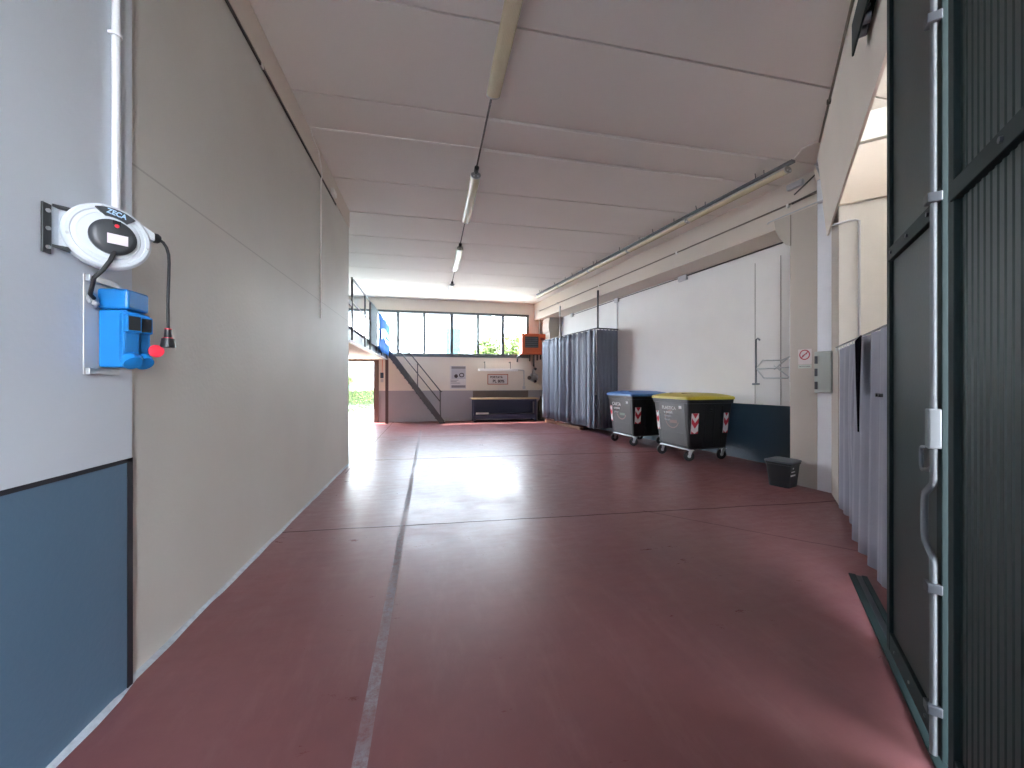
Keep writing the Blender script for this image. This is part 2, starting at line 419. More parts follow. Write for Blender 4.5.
# window band: frame with mullions, one sheet of glass per bay
b = MB()
b.box((-6.6, YF - 0.03, WZ0), (4.10, YF + 0.09, WZ0 + 0.15)); b.box((-6.6, YF - 0.03, WZ1 - 0.10), (4.10, YF + 0.09, WZ1))
mull = [-6.56, -5.55, -4.48, -3.41, -2.35, -1.29, -0.27, 0.82, 1.92, 2.96, 4.05]
for x in mull: b.box((x - 0.05, YF - 0.025, WZ0), (x + 0.05, YF + 0.085, WZ1))
for i in (7, 9): b.box((mull[i] + 0.05, YF - 0.01, WZ0 + 0.1), (mull[i] + 0.08, YF + 0.05, WZ1 - 0.06))
win = struct(b.done('window_1', 'window_frame', bev=0.004))
b = MB()
for x0, x1 in zip(mull, mull[1:]): b.box((x0 + 0.04, YF + 0.03, WZ0 + 0.1), (x1 - 0.04, YF + 0.036, WZ1 - 0.06))
g = b.done('glass', 'glass', win)
# right wall, its beam and pillars (frame turned by TH)
b = MB(); b.box((7.3, 3.3, 0), (7.55, 17.5, HC)); struct(b.done('wall_right', 'wall_right', rz=TH))
b = MB(); b.box((6.60, 3.45, 4.235), (7.32, 17.3, HC)); struct(b.done('beam_right', 'beam', rz=TH))
b = MB()
b.box((6.22, 3.80, 0), (7.32, 4.19, 4.235))
b.prism([(4.19, 3.74), (4.27, 3.80), (4.36, 3.92), (4.42, 4.06), (4.45, 4.235), (4.19, 4.235)], 'x', 6.22, 7.30)
struct(b.done('pillar_near', 'pillar', rz=TH))
b = MB(); b.box((6.225, 3.58, 0), (7.30, 3.80, 4.235)); struct(b.done('pillar_strip', 'white_strip', rz=TH))
b = MB(); b.box((6.214, 4.176, 3.75), (6.221, 4.184, 4.235)); struct(b.done('trim_4', 'cable_brown', rz=TH))
b = MB(); b.box((6.84, 14.15, 0), (7.32, 14.75, 4.235))
b.prism([(6.84, 3.60), (6.80, 3.68), (6.78, 3.84), (6.79, 4.0), (6.83, 4.235), (6.84, 4.235)], 'y', 14.15, 14.75)
struct(b.done('pillar_far', 'pillar', rz=TH))
b = MB()
for s_ in (5.61, 5.09): b.box((7.296, s_ - 0.005, 1.16), (7.301, s_ + 0.005, 4.0))
struct(b.done('trim_3', 'cable_brown', rz=TH))
# gate wall at 45 degrees: jamb, return wall, head beam
b = MB(); b.box((6.53, ky(1.16) - 0.25, 0), (7.12, ky(1.16), 4.6)); struct(b.done('jamb', 'pillar', rz=DG))
b = MB()
b.box((6.50, ky(5.2), 0), (6.70, ky(1.17), 3.88)); struct(b.done('wall_return', 'vestibule', rz=DG))
b = MB(); b.box((6.44, ky(5.2), 3.88), (6.72, ky(1.17), 4.58)); struct(b.done('wall_return_band', 'beam', rz=DG))
b = MB(); b.box((6.40, ky(5.2), 4.60), (6.74, ky(1.17), HC)); struct(b.done('wall_return_top', 'vestibule', rz=DG))
b = MB()                           # head beam over the gate
b.hexa([(-2.2, ky(0.70), 3.72), (7.75, ky(1.12), 3.72), (7.75, ky(1.15), 3.72), (-2.2, ky(0.73), 3.72),
        (-2.2, ky(0.95), HC), (7.75, ky(0.955), HC), (7.75, ky(1.15), HC), (-2.2, ky(1.05), HC)])
struct(b.done('beam_gate', 'beam', rz=DG))
b = MB(); b.box((2.9, ky(5.2) - 0.2, 0), (6.9, ky(5.2), 4.35)); struct(b.done('wall_vestibule_unseen_outer', 'vestibule', rz=DG))  # unseen wall, kept below the ceiling so the added gap admits sky light
b = MB(); b.box((2.7, ky(5.2), 0), (2.9, ky(1.5), HC)); struct(b.done('wall_vestibule_side', 'vestibule', rz=DG))

b = MB(); b.box((-2.4, ky(1.10), 0), (-1.15, ky(0.92), 3.8)); struct(b.done('wall_gate_added_pier', 'vestibule', rz=DG))  # unseen pier put in to narrow the gate opening and cut daylight
# ------------------------------------------------------------------ gate leaves
YL = ky(0.90)
def leaf(u0, u1, label, ribbed, rail_z, handle):
    t = root('folding_gate_leaf', label, 'gate', dg((u0 + u1)/2, YL, 0.0), DG, 'dark green gate leaves')
    w = (u1 - u0)/2; z0, z1 = 0.05, 4.0; fr = 0.055
    b = MB()
    b.box((-w, -0.028, z0), (-w + fr, 0.028, z1)); b.box((w - fr, -0.028, z0), (w, 0.028, z1))
    b.box((-w + fr, -0.027, z0), (w - fr, 0.027, z0 + 0.11)); b.box((-w + fr, -0.027, z1 - 0.1), (w - fr, 0.027, z1))
    b.done('frame', 'door_frame', t, bev=0.004)
    b = MB()
    if ribbed:
        n = int((2*w - 2*fr)/0.045); pts = []
        for i in range(n):
            a = -w + fr + i*(2*w - 2*fr)/n; p = (2*w - 2*fr)/n
            pts += [(a, 0.010), (a + p*0.32, 0.010), (a + p*0.45, 0.0065), (a + p*0.87, 0.0065)]
        pts.append((w - fr, 0.010))
        b.prism(pts + [(w - fr, -0.012), (-w + fr, -0.012)], 'z', z0 + 0.1, z1 - 0.09)
    else:
        b.box((-w + fr, -0.012, z0 + 0.1), (w - fr, 0.010, z1 - 0.09))
    b.done('panel', 'door_green', t)
    b = MB(); b.box((-w + fr*0.6, -0.01, rail_z - 0.035), (w - fr*0.6, 0.034, rail_z + 0.035)); r = b.done('rail', 'door_frame', t, bev=0.003)
    b = MB()
    for q in (-w*0.7, 0, w*0.7): b.cyl((q, 0.033, rail_z), (q, 0.042, rail_z), 0.010, 10)
    b.each('bolt', 'dark_steel', r, smooth=40)
    b = MB()
    for q in (-0.55, 0.0, 0.6): b.cyl((w*q, 0.026, z0 + 0.055), (w*q, 0.032, z0 + 0.055), 0.008, 8)
    b.each('screw', 'steel_grey', t)
    if handle:
        x = -w + 0.020; y = 0.045
        b = MB()
        b.tube([(x, y, 3.94), (x, y, 1.5)], 0.0115, 12)
        b.tube([(x, y, 1.52), (x, y, 1.20), (x + 0.006, y, 1.175), (x + 0.060, y + 0.01, 1.125), (x + 0.070, y + 0.01, 1.08), (x + 0.070, y + 0.01, 0.96), (x + 0.060, y + 0.01, 0.92), (x + 0.006, y, 0.87), (x, y, 0.84), (x, y, 0.06)], 0.0125, 12)
        rod = b.done('locking_rod', 'steel_grey', t, smooth=50)
        b = MB()
        for z in (3.80, 3.10, 2.36, 0.75, 0.25): b.box((x - 0.026, 0.024, z - 0.02), (x + 0.026, 0.070, z + 0.02))
        b.each('rod_guide', 'dark_steel', rod, bev=0.004)
        b = MB(); b.box((x - 0.020, 0.024, 1.325), (x + 0.024, 0.066, 1.49)); lk = b.done('lock_box', 'steel_grey', t, bev=0.006)
        b = MB(); b.tube([(x + 0.010, 0.060, 1.325), (x + 0.050, 0.066, 1.322), (x + 0.064, 0.066, 1.305), (x + 0.064, 0.066, 1.245), (x + 0.050, 0.066, 1.228), (x + 0.012, 0.060, 1.232), (x, 0.050, 1.245)], 0.008, 10)
        b.done('loop_handle', 'steel_grey', lk, smooth=50)
    return t
leaf(2.27, 3.10, 'narrow dark green gate leaf with a steel locking rod and loop handle', False, 2.33, True)
leaf(-0.66, 2.205, 'wide dark green gate leaf with vertical ribs at the right picture edge', True, 2.33, False)
b = MB()                            # seal strip between the leaves
t = root('gate_floor_track', 'dark steel floor track with a groove under the green gate leaves', 'track', dg(2.6, ky(0.93), 0), DG)
b.box((-2.3, -0.055, 0.0), (1.62, -0.020, 0.012)); b.box((-2.3, 0.018, 0.0), (1.62, 0.062, 0.012)); b.each('side_bar', 'door_frame', t, bev=0.003)
b = MB(); b.box((-2.3, -0.020, 0.0), (1.62, 0.018, 0.004)); b.done('groove', 'black_plastic', t)
t = root('gate_head_track', 'dark steel sliding track with rollers above the green gate', 'track', dg(2.2, ky(0.88), 4.17), DG)
b = MB(); b.box((-3.0, 0.055, -0.14), (1.60, 0.068, 0.10)); b.box((-3.0, -0.010, 0.085), (1.60, 0.06, 0.10)); b.box((-3.0, -0.010, -0.05), (1.55, 0.004, 0.10))
b.done('channel', 'door_frame', t, bev=0.003)
b = MB(); b.cyl((1.42, 0.015, -0.10), (1.42, 0.055, -0.10), 0.035, 18); b.cyl((1.30, 0.015, -0.10), (1.30, 0.055, -0.10), 0.035, 18); b.each('roller', 'steel_grey', t, smooth=40)
b = MB(); b.box((1.30, -0.055, -0.13), (1.48, -0.040, 0.04)); b.box((1.36, -0.055, 0.02), (1.42, 0.055, 0.04)); b.done('hanger_bracket', 'dark_steel', t, bev=0.003)

# ------------------------------------------------------------------ curtains
def curtain(mb, p0, p1, z0, z1, folds, amp, jag=0.0, seed=1, zt=0.0, slit=0.0):
    """hanging pleated cloth from p0 to p1 (plan points)"""
    rnd = random.Random(seed); P0, P1 = Vector((*p0, 0)), Vector((*p1, 0)); d = P1 - P0; n = Vector((-d.y, d.x, 0)).normalized()
    nu = folds*10; nv = 9; ph = [rnd.uniform(-0.9, 0.9) for _ in range(folds + 2)]; am = [rnd.uniform(0.55, 1.25) for _ in range(folds + 2)]
    dz = [rnd.uniform(-1, 1)*jag for _ in range(folds + 2)]
    g = []
    for j in range(nv + 1):
        v = j/nv; row = []
        for i in range(nu + 1):
            u = i/nu; f = u*folds; k = int(f); fr = f - k
            A = amp*(am[k]*(1 - fr) + am[k+1]*fr)*(0.55 + 0.45*(1 - v)); q = ph[k]*(1 - fr) + ph[k+1]*fr
            off = A*(sin(2*pi*f + q*0.8) + 0.35*sin(4.3*pi*f + q*3))
            zz = z0 + (dz[k]*(1 - fr) + dz[k+1]*fr)*(1 - v) + (z1 - z0)*v + (zt*abs(sin(pi*f))*-1 if j == nv else 0)
            p = P0 + d*(u + slit*(1 - u)**2*max(0, sin(pi*min(1, max(0, (v - 0.25)/0.72))))) + n*off; row.append(mb.bm.verts.new((p.x, p.y, zz)))
        g.append(row)
    for j in range(nv):
        for i in range(nu): mb.bm.faces.new([g[j][i], g[j][i+1], g[j+1][i+1], g[j+1][i]])

# lilac curtain in the gate opening
t = root('gate_curtain', 'lilac grey cloth curtain hanging in the opening beside the green gate', 'curtain', dg(5.1, ky(1.13), 0), DG)
b = MB(); curtain(b, (-1.75, 0), (0.18, 0), 0.03, 2.02, 6, 0.045, 0.015, 3); b.done('curtain_panel', 'curtain_lilac', t, smooth=80, solid=0.004)
b = MB(); curtain(b, (0.20, -0.03), (1.40, -0.03), 0.03, 2.02, 4, 0.032, 0.010, 9, 0.0, 0.20); b.done('curtain_panel', 'curtain_lilac', t, smooth=80, solid=0.004)
b = MB(); b.prism([(-0.60, 2.01), (-0.36, 1.98), (-0.40, 1.60), (-0.475, 1.15), (-0.49, 1.15), (-0.53, 1.60)], 'y', 0.075, 0.085); b.done('slit_shade_strip', mat('slit_shade_black', (0.006, 0.006, 0.008), 1.0, spec=0.0), t)  # black strip imitating the shaded slit between the curtain panels
b = MB(); b.tube([(-1.8, 0, 2.035), (1.42, 0, 2.05)], 0.009, 10); rl = b.done('rail', 'steel_grey', t, smooth=50)
b = MB()
for i in range(18): b.box((-1.65 + i*0.18, -0.004, 2.00), (-1.643 + i*0.18, 0.004, 2.05))
b.each('hook', 'galv', rl)
b = MB(); b.cyl((-1.08, 0.05, 1.50), (-1.08, 0.075, 1.50), 0.014, 10); b.cyl((-1.17, 0.05, 1.50), (-1.17, 0.075, 1.50), 0.014, 10); b.each('eyelet', 'black_plastic', t, smooth=40)

# blue-grey curtain box by the right wall
t = root('storage_curtain', 'dark blue grey pleated curtain screening a storage corner by the right wall', 'curtain', rw(6.49, 10.19, 0), TH)
b = MB(); curtain(b, (0.0, 0.0), (0.0, 3.95), 0.17, 3.25, 12, 0.065, 0.03, 5, 0.05); b.done('front_panel', 'curtain_blue', t, smooth=80, solid=0.005)
b = MB(); curtain(b, (0.02, 0.0), (0.79, 0.0), 0.17, 3.24, 6, 0.014, 0.01, 8, 0.04); b.done('side_panel', 'curtain_blue', t, smooth=80, solid=0.005)
b = MB(); b.tube([(0.0, 3.95, 3.25), (0.0, 0.0, 3.25), (0.80, 0.0, 3.25)], 0.018, 8); b.done('rail', 'dark_steel', t)
tag(MB().cyl((0, 0, 3.25), (0, 0, 4.42), 0.028, 12).done('hanger_pole', 'dark_steel', None, rw(6.572, 10.22, 0), TH, 50), 'dark hanger pole above the near corner of the blue grey curtain', 'pole')
tag(MB().cyl((0, 0, 3.27), (0, 0, 4.40), 0.028, 12).done('hanger_pole', 'pvc_grey', None, rw(6.572, 12.75, 0), TH, 50), 'pale hanger pole above the middle of the blue grey curtain', 'pole')
for i, (s0, s1, h, lb) in enumerate(((11.3, 13.0, 0.10, 'reddish wooden board lying under the near part of the storage curtain'), (13.05, 14.0, 0.12, 'short reddish board lying under the far end of the storage curtain'))):
    tag(MB().box((-0.04, 0, 0), (0.10, s1 - s0, h)).done('wooden_board', 'board_wood', None, rw(6.60, s0, 0), TH, bev=0.006), lb, 'board', 'boards under the curtain')

# ------------------------------------------------------------------ wheeled bins
def rrect(hx, hy, r, z, n=5):
    pts = []
    for cx, cy, a0 in ((hx - r, hy - r, 0), (-hx + r, hy - r, 90), (-hx + r, -hy + r, 180), (hx - r, -hy + r, 270)):
        for i in range(n + 1):
            a = radians(a0 + 90*i/n); pts.append((cx + r*cos(a), cy + r*sin(a), z))
    return pts
BZ0, BZ1 = 0.23, 1.265
def hxy(z):
    f = (z - BZ0)/(BZ1 - BZ0); return 0.455 + 0.100*f, 0.465 + 0.085*f     # half depth (x), half width (y)
def make_bin(lid, hole, words, label, loc, turn):
    t = root('wheeled_bin', label, 'bin', loc, TH + radians(turn), 'large wheeled bins by the right wall')
    b = MB()
    rings = []
    for z in (BZ0, 0.26, 0.31, 1.165, 1.17, BZ1):
        hx, hy = hxy(z)
        if z == BZ0: hx -= 0.03; hy -= 0.03
        if z >= 1.17: hx += 0.02; hy += 0.02
        rings.append(rrect(hx, hy, 0.035, z))
    b.loft(rings)
    body = b.done('body', 'bin_body', t, smooth=35)
    def face_strip(mb, side, a0, a1, z0, z1, off):
        """a patch lying on a tapered face: side 'f' = front (-x), 's' = near side (-y), 'n' = far side (+y)"""
        out = []
        for z, aa in ((z0, a0), (z0, a1), (z1, a1), (z1, a0)):
            hx, hy = hxy(z)
            out.append((-hx - off, aa, z) if side == 'f' else (aa, -hy - off, z) if side == 's' else (aa, hy + off, z))
        return out
    def patch(mb, side, a0, a1, z0, z1, off=0.004):
        A = face_strip(mb, side, a0, a1, z0, z1, -0.002); B = face_strip(mb, side, a0, a1, z0, z1, off); mb.hexa(A + B)
    b = MB(); patch(b, 'f', -0.42, 0.375, 0.30, 1.15, 0.006); fp = b.done('front_panel', 'bin_front_lit', t, bev=0.003)  # light on the front face is put into this colour
    b = MB(); patch(b, 'f', -0.33, 0.33, 0.30, 0.55, 0.010); b.done('foot_recess', 'bin_front_lit', fp, bev=0.003)
    b = MB()                        # ribs on the near side
    for a in (-0.12, 0.10, 0.30): patch(b, 's', a - 0.02, a + 0.02, 0.30, 1.12, 0.012)
    b.each('side_rib', 'bin_body', t, bev=0.004)
    b = MB(); b.cyl((0, -hxy(1.0)[1] - 0.06, 1.03), (0, hxy(1.0)[1] + 0.06, 1.03), 0.026, 14); b.done('trunnion', 'black_plastic', t, smooth=40)
    b = MB(); b.tube([(-0.42, -0.40, 0.225), (-0.46, -0.38, 0.235), (-0.47, 0.0, 0.235), (-0.46, 0.38, 0.235), (-0.42, 0.40, 0.225)], 0.014, 10); b.done('tow_bar', 'galv', t, smooth=50)
    # chevron stickers
    for side, a0, a1 in (('s', -0.455, -0.29), ('s', 0.34, 0.45), ('f', 0.385, 0.465), ('n', -0.455, -0.29)):
        z0, z1 = 0.56, 0.97
        b = MB(); patch(b, side, a0, a1, z0, z1, 0.014); st = b.done('chevron_sticker', 'white', t)
        b = MB(); am = (a0 + a1)/2; p = (z1 - z0)/2; rise = (a1 - a0)*0.62
        def poly(mb, pts):
            mb.face([((-hxy(z)[0] - 0.0155, a, z) if side == 'f' else (a, (-1 if side == 's' else 1)*(hxy(z)[1] + 0.0155), z)) for a, z in pts])
        for k in range(2):
            zt = z1 - k*p
            poly(b, [(a0 + 0.012, zt), (a1 - 0.012, zt), (am, zt - rise)] if k == 0 else [(a0, zt + 0.01), (a0, zt + 0.115), (am, zt + 0.115 - rise), (am, zt - rise)])
            if k: poly(b, [(a1, zt + 0.01), (am, zt - rise), (am, zt + 0.115 - rise), (a1, zt + 0.115)])
        poly(b, [(a0, z0), (a0, z0 + 0.055), (am, z0)]); poly(b, [(a1, z0), (am, z0), (a1, z0 + 0.055)])
        b.done('red_stripe', 'red', st)
    # front prints
    x1 = -hxy(0.9)[0] - 0.009
    tilt = math.atan(0.100/1.035)
    R = (pi/2 + tilt, 0, -pi/2)
    for k, (wd, sz, zz, yy) in enumerate(words):
        text('printed_words', wd, sz, 'white' if k < 2 else 'print_grey', fp, (-hxy(zz)[0] - 0.009, yy, zz), R)
    b = MB(); patch(b, 'f', -0.34, -0.26, 1.05, 1.11, 0.009); b.done('white_tag', 'white', fp)
    b = MB(); n = 26; ring = []
    for i in range(n + 1):
        a = radians(200 + 250*i/n); ring.append((a, 0.19*cos(a) - 0.02, 0.82 + 0.17*sin(a)))
    for (a, y0, z0_), (a2, y1, z1_) in zip(ring, ring[1:]):
        w_ = 0.022
        q = [(y0, z0_), (y1, z1_), (y1 + w_*cos(a2), z1_ + w_*sin(a2)), (y0 + w_*cos(a), z0_ + w_*sin(a))]
        b.face([(-hxy(z)[0] - 0.0085, y, z) for y, z in q])
    b.done('printed_ring', 'print_pink', fp)
    b = MB(); patch(b, 'f', -0.17, 0.05, 0.74, 0.80, 0.0075); b.done('printed_band', 'print_green' if lid == 'bin_blue' else 'print_pink', fp)
    # lid
    b = MB()
    hx, hy = hxy(BZ1); hx += 0.045; hy += 0.04
    L = []
    for dx, z in ((0.0, 1.245), (0.0, 1.295), (0.02, 1.31)): L.append(rrect(hx - dx, hy - dx, 0.07, z))
    for dx, z in ((0.10, 1.335), (0.24, 1.362), (0.40, 1.372)): L.append(rrect(hx - dx, hy - dx, max(0.05, 0.09 - dx*0.1), z))
    b.loft(L); ld = b.done('lid', lid, t, smooth=25)
    for x_, y_, r_ in ((-0.30, 0.18, 0.085), (-0.30, -0.20, 0.085)):
        b = MB(); b.lathe([(r_ + 0.02, 1.32), (r_ + 0.018, 1.364), (r_, 1.368), (r_ - 0.006, 1.356), (0.0, 1.354)], (x_, y_, 0), seg=24); b.done('opening_rim', hole, ld, smooth=40)
    b = MB()
    for y_ in (-0.40, 0.40): b.tube([(hx - 0.02, y_ - 0.09, 1.27), (hx + 0.03, y_ - 0.08, 1.28), (hx + 0.03, y_ + 0.08, 1.28), (hx - 0.02, y_ + 0.09, 1.27)], 0.014, 8)
    b.each('lid_handle', lid, ld, smooth=50)
    # casters
    for x_, y_, sw in ((-0.40, 0.41, 2.9), (-0.40, -0.43, 2.7), (0.40, 0.42, 2.8), (0.40, -0.43, 2.9)):
        d = Vector((cos(sw), sin(sw), 0)); nrm = Vector((-sin(sw), cos(sw), 0)); c = Vector((x_, y_, 0.102)) + d*0.03
        b = MB(); b.lathe([(0.035, -0.026), (0.088, -0.026), (0.102, -0.014), (0.102, 0.014), (0.088, 0.026), (0.035, 0.026)], c, seg=26, frame=(d, Vector((0,0,1)), nrm)); w = b.done('caster_wheel', 'black_plastic', t, smooth=40)
        b = MB(); b.lathe([(0.0, -0.029), (0.034, -0.029), (0.034, 0.029), (0.0, 0.029)], c, seg=16, frame=(d, Vector((0,0,1)), nrm)); b.done('hub', 'galv', w, smooth=40)
        b = MB()
        for sg in (-1, 1):
            o_ = nrm*0.034*sg; e = nrm*0.004*sg
            p = [c - d*0.022 + o_, c + d*0.022 + o_, Vector((x_, y_, 0.225)) + d*0.045 + o_, Vector((x_, y_, 0.225)) - d*0.045 + o_]
            b.hexa([*p, *[q + e for q in p]])
        b.box((x_ - 0.05, y_ - 0.05, 0.215), (x_ + 0.05, y_ + 0.05, 0.232)); b.done('fork', 'galv', w)
    return t
make_bin('bin_yellow', 'hole_y', [('PLASTICA', 0.10, 1.05, 0.05), ('e metalli', 0.08, 0.96, 0.08), ('bottiglie', 0.065, 0.88, 0.10), ('flaconi', 0.065, 0.80, 0.12)], 'wheeled bin with a yellow lid and red white chevrons, nearer of the two', rw(6.50, 6.46, 0), -4)
make_bin('bin_blue', 'hole_b', [('CARTA', 0.12, 1.02, 0.17), ('cartone', 0.09, 0.92, 0.17), ('giornali', 0.065, 0.82, 0.20)], 'wheeled bin with a blue lid between the curtain and the yellow lidded bin', rw(6.64, 8.42, 0), -2)

# ------------------------------------------------------------------ small black bucket bin by the pillar
t = root('caddy_bin', 'small black food waste caddy with lid and handle at the pillar foot', 'bin', (5.335, 4.975, 0), radians(20))
b = MB(); b.loft([rrect(0.150, 0.140, 0.04, 0.0), rrect(0.185, 0.170, 0.045, 0.34), rrect(0.195, 0.180, 0.045, 0.345), rrect(0.195, 0.180, 0.045, 0.375)]); bd = b.done('body', 'black_plastic', t, smooth=35)
b = MB(); b.loft([rrect(0.203, 0.188, 0.05, 0.375), rrect(0.203, 0.188, 0.05, 0.397), rrect(0.15, 0.135, 0.04, 0.412)]); b.done('lid', mat('dark_slate_plastic', (0.10, 0.12, 0.14), 0.35), t, smooth=30)
b = MB(); b.tube([(0.205, -0.12, 0.36), (0.235, -0.11, 0.30), (0.262, -0.06, 0.21), (0.268, 0, 0.17), (0.262, 0.06, 0.21), (0.235, 0.11, 0.30), (0.205, 0.12, 0.36)], 0.014, 8); b.done('handle', 'black_plastic', t, smooth=50)
b = MB()
def cad(z): return -(0.140 + 0.030*z/0.34) - 0.003
for z0, z1, x0, x1 in ((0.175, 0.200, -0.125, 0.03), (0.235, 0.25, -0.11, 0.0), (0.285, 0.305, -0.075, -0.045)):
    b.hexa([(x0, cad(z0) + .004, z0), (x1, cad(z0) + .004, z0), (x1, cad(z1) + .004, z1), (x0, cad(z1) + .004, z1), (x0, cad(z0), z0), (x1, cad(z0), z0), (x1, cad(z1), z1), (x0, cad(z1), z1)])
b.done('printed_mark', 'white', bd)

# ------------------------------------------------------------------ cable reel on the left wall
RC = Vector((-1.423, 2.077, 2.255)); ex = Vector((sin(radians(45)), cos(radians(45)), 0)); ez = Vector((0,0,1)); ey = Vector((sin(radians(45)), -cos(radians(45)), 0))  # ey faces the room
t = root('cable_reel', 'grey cable reel with dark hub on a wall bracket above the blue sockets', 'cable reel', (RC.x, RC.y, RC.z - 0.15))
def rl_(a, d, h): return RC - Vector(t.location) + ex*a + ez*h + ey*d
F3 = (ex, ez, ey); o0 = RC - Vector(t.location)
b = MB(); b.lathe([(0.05, -0.085), (0.125, -0.080), (0.140, -0.065), (0.143, -0.035), (0.137, -0.03), (0.137, -0.022), (0.144, -0.017), (0.144, 0.0), (0.134, 0.012), (0.122, 0.013), (0.118, 0.008), (0.104, 0.010), (0.100, 0.016), (0.088, 0.017), (0.05, 0.019)], o0, seg=56, frame=F3); dr = b.done('drum', 'reel_grey', t, smooth=30)
b = MB()
for a in (100, 190, 265, 350): b.cyl(rl_(0.130*cos(radians(a)), 0.0, 0.130*sin(radians(a))), rl_(0.130*cos(radians(a)), 0.016, 0.130*sin(radians(a))), 0.006, 10)
b.each('screw', 'galv', dr, smooth=40)
b = MB(); b.lathe([(0.078, 0.012), (0.078, 0.030), (0.070, 0.040), (0.055, 0.046), (0.0, 0.047)], o0 - ez*0.004 + ex*0.008, seg=40, frame=F3); hub = b.done('hub', 'reel_hub', t, smooth=30)
b = MB()
def plate(mb, pts, d0, d1):
    lo = mb.verts([rl_(a, d0, h) for a, h in pts]); hi = mb.verts([rl_(a, d1, h) for a, h in pts]); n = len(pts)
    mb.bm.faces.new(lo[::-1]); mb.bm.faces.new(hi)
    for i in range(n): mb.bm.faces.new([lo[i], lo[(i+1)%n], hi[(i+1)%n], hi[i]])
plate(b, [(-0.015, -0.038), (0.052, -0.038), (0.052, 0.006), (-0.015, 0.006)], 0.045, 0.0485); b.done('rating_label', 'label_pink', hub)
b = MB(); plate(b, [(0.002, 0.030), (0.030, 0.030), (0.030, 0.068), (0.002, 0.068)], 0.030, 0.046); sw = b.done('switch', 'black_plastic', hub, bev=0.002)
b = MB(); b.lathe([(0.008, 0.045), (0.008, 0.050), (0.0, 0.051)], o0 + ez*0.044 + ex*0.016, seg=14, frame=F3); b.done('red_lamp', 'plug_red', sw, smooth=40)
b = MB()
arc = [(0.127*cos(radians(a)), 0.127*sin(radians(a))) for a in range(112, 42, -7)]; arc2 = [(0.088*cos(radians(a)), 0.088*sin(radians(a))) for a in range(52, 102, 8)]
plate(b, arc + arc2, 0.010, 0.024); npl = b.done('nameplate', 'reel_hub', t)
text('logo', 'ZECA', 0.030, 'logo_blue', npl, rl_(0.020, 0.025, 0.105), (pi/2, radians(12), radians(45)), 0.85, bold=0.0008)
# bracket: wall plate, arms
b = MB(); b.box((-1.549, 1.920, 2.130), (-1.541, 1.958, 2.335)); wp = b.done('wall_plate', 'black_plastic', t, bev=0.002)
wp.location = -Vector(t.location)
b = MB()
for z in (2.155, 2.232, 2.305): b.cyl((-1.541, 1.939, z), (-1.534, 1.939, z), 0.008, 12)
b.each('bolt', 'galv', wp, smooth=40)
b = MB()
for h in (-0.090, 0.080):
    lo = [(-0.183, -0.070), (-0.17, -0.015), (-0.09, -0.008), (-0.05, -0.030), (-0.05, -0.080), (-0.10, -0.085)]
    b.loft([[rl_(a, d, h) for a, d in lo], [rl_(a, d, h + 0.012) for a, d in lo]])
b.each('bracket_arm', 'black_plastic', t, bev=0.002)
b = MB(); plate(b, [(-0.165, -0.080), (-0.09, -0.080), (-0.09, 0.082), (-0.165, 0.082)], -0.045, -0.035); b.done('back_plate', 'reel_grey', t, bev=0.003)
# cable outlet on the right of the drum
b = MB(); b.loft([[rl_(0.10, d, h) for d, h in ((-0.07, 0.10), (0.0, 0.10), (0.0, 0.03), (-0.07, 0.03))], [rl_(0.158, d, h) for d, h in ((-0.06, 0.068), (-0.005, 0.068), (-0.005, 0.032), (-0.06, 0.032))]]); b.done('outlet_arm', 'reel_grey', t, bev=0.004)
b = MB(); b.lathe([(0.016, 0.0), (0.024, 0.006), (0.024, 0.018), (0.015, 0.030)], rl_(0.155, -0.03, 0.052), seg=16, frame=(ey, ez, ex)); b.done('grommet', 'black_plastic', t, smooth=40)
p0 = rl_(0.180, -0.03, 0.050)
b = MB(); path = [p0]
for a, h in ((0.195, 0.040), (0.208, 0.018), (0.216, -0.015), (0.218, -0.06), (0.216, -0.14), (0.213, -0.26), (0.214, -0.385)): path.append(rl_(a, -0.03, h))
b.tube(path, 0.0065, 10); cb = b.done('hanging_cable', 'dark_rubber', t, smooth=60)
pe = rl_(0.214, -0.03, -0.385)
b = MB(); b.lathe([(0.010, 0.0), (0.014, -0.003), (0.017, -0.045), (0.019, -0.050), (0.026, -0.052), (0.031, -0.090), (0.031, -0.097), (0.0, -0.097)], pe, seg=20); cn = b.done('plug', 'black_plastic', cb, smooth=40)
b = MB()
for z, r in ((-0.004, 0.0155), (-0.0495, 0.0205)): b.lathe([(r, z - 0.002), (r, z + 0.002), (r - 0.006, z + 0.002)], pe, seg=20)
b.each('red_ring', 'plug_red', cb, smooth=40)
b = MB(); cc = pe + Vector((-0.036, -0.028, -0.118)); b.lathe([(0.0, 0.0), (0.030, 0.0), (0.031, 0.004), (0.030, 0.010), (0.0, 0.012)], cc, seg=24, frame=(ex, ez, ey)); b.tube([cc + Vector((0.014, 0.014, 0.024)), cc + Vector((0.022, 0.014, 0.055)), pe + Vector((-0.016, -0.004, -0.052))], 0.005, 8); b.done('red_cap', 'plug_red', cb, smooth=40)
# lead from the hub down to the junction of the socket panel
b = MB()
w = lambda x, y, z: Vector((x, y, z)) - Vector(t.location)
s0 = rl_(0.010, 0.035, -0.070)
b.tube([rl_(0.010, 0.02, -0.060), s0, s0 + Vector((-0.008, -0.012, -0.045)), s0 + Vector((-0.028, -0.022, -0.09)), s0 + Vector((-0.060, -0.022, -0.125)), w(-1.500, 2.085, 1.995), w(-1.515, 2.125, 1.985)], 0.0085, 10); b.done('supply_lead', 'dark_rubber', t, smooth=60)

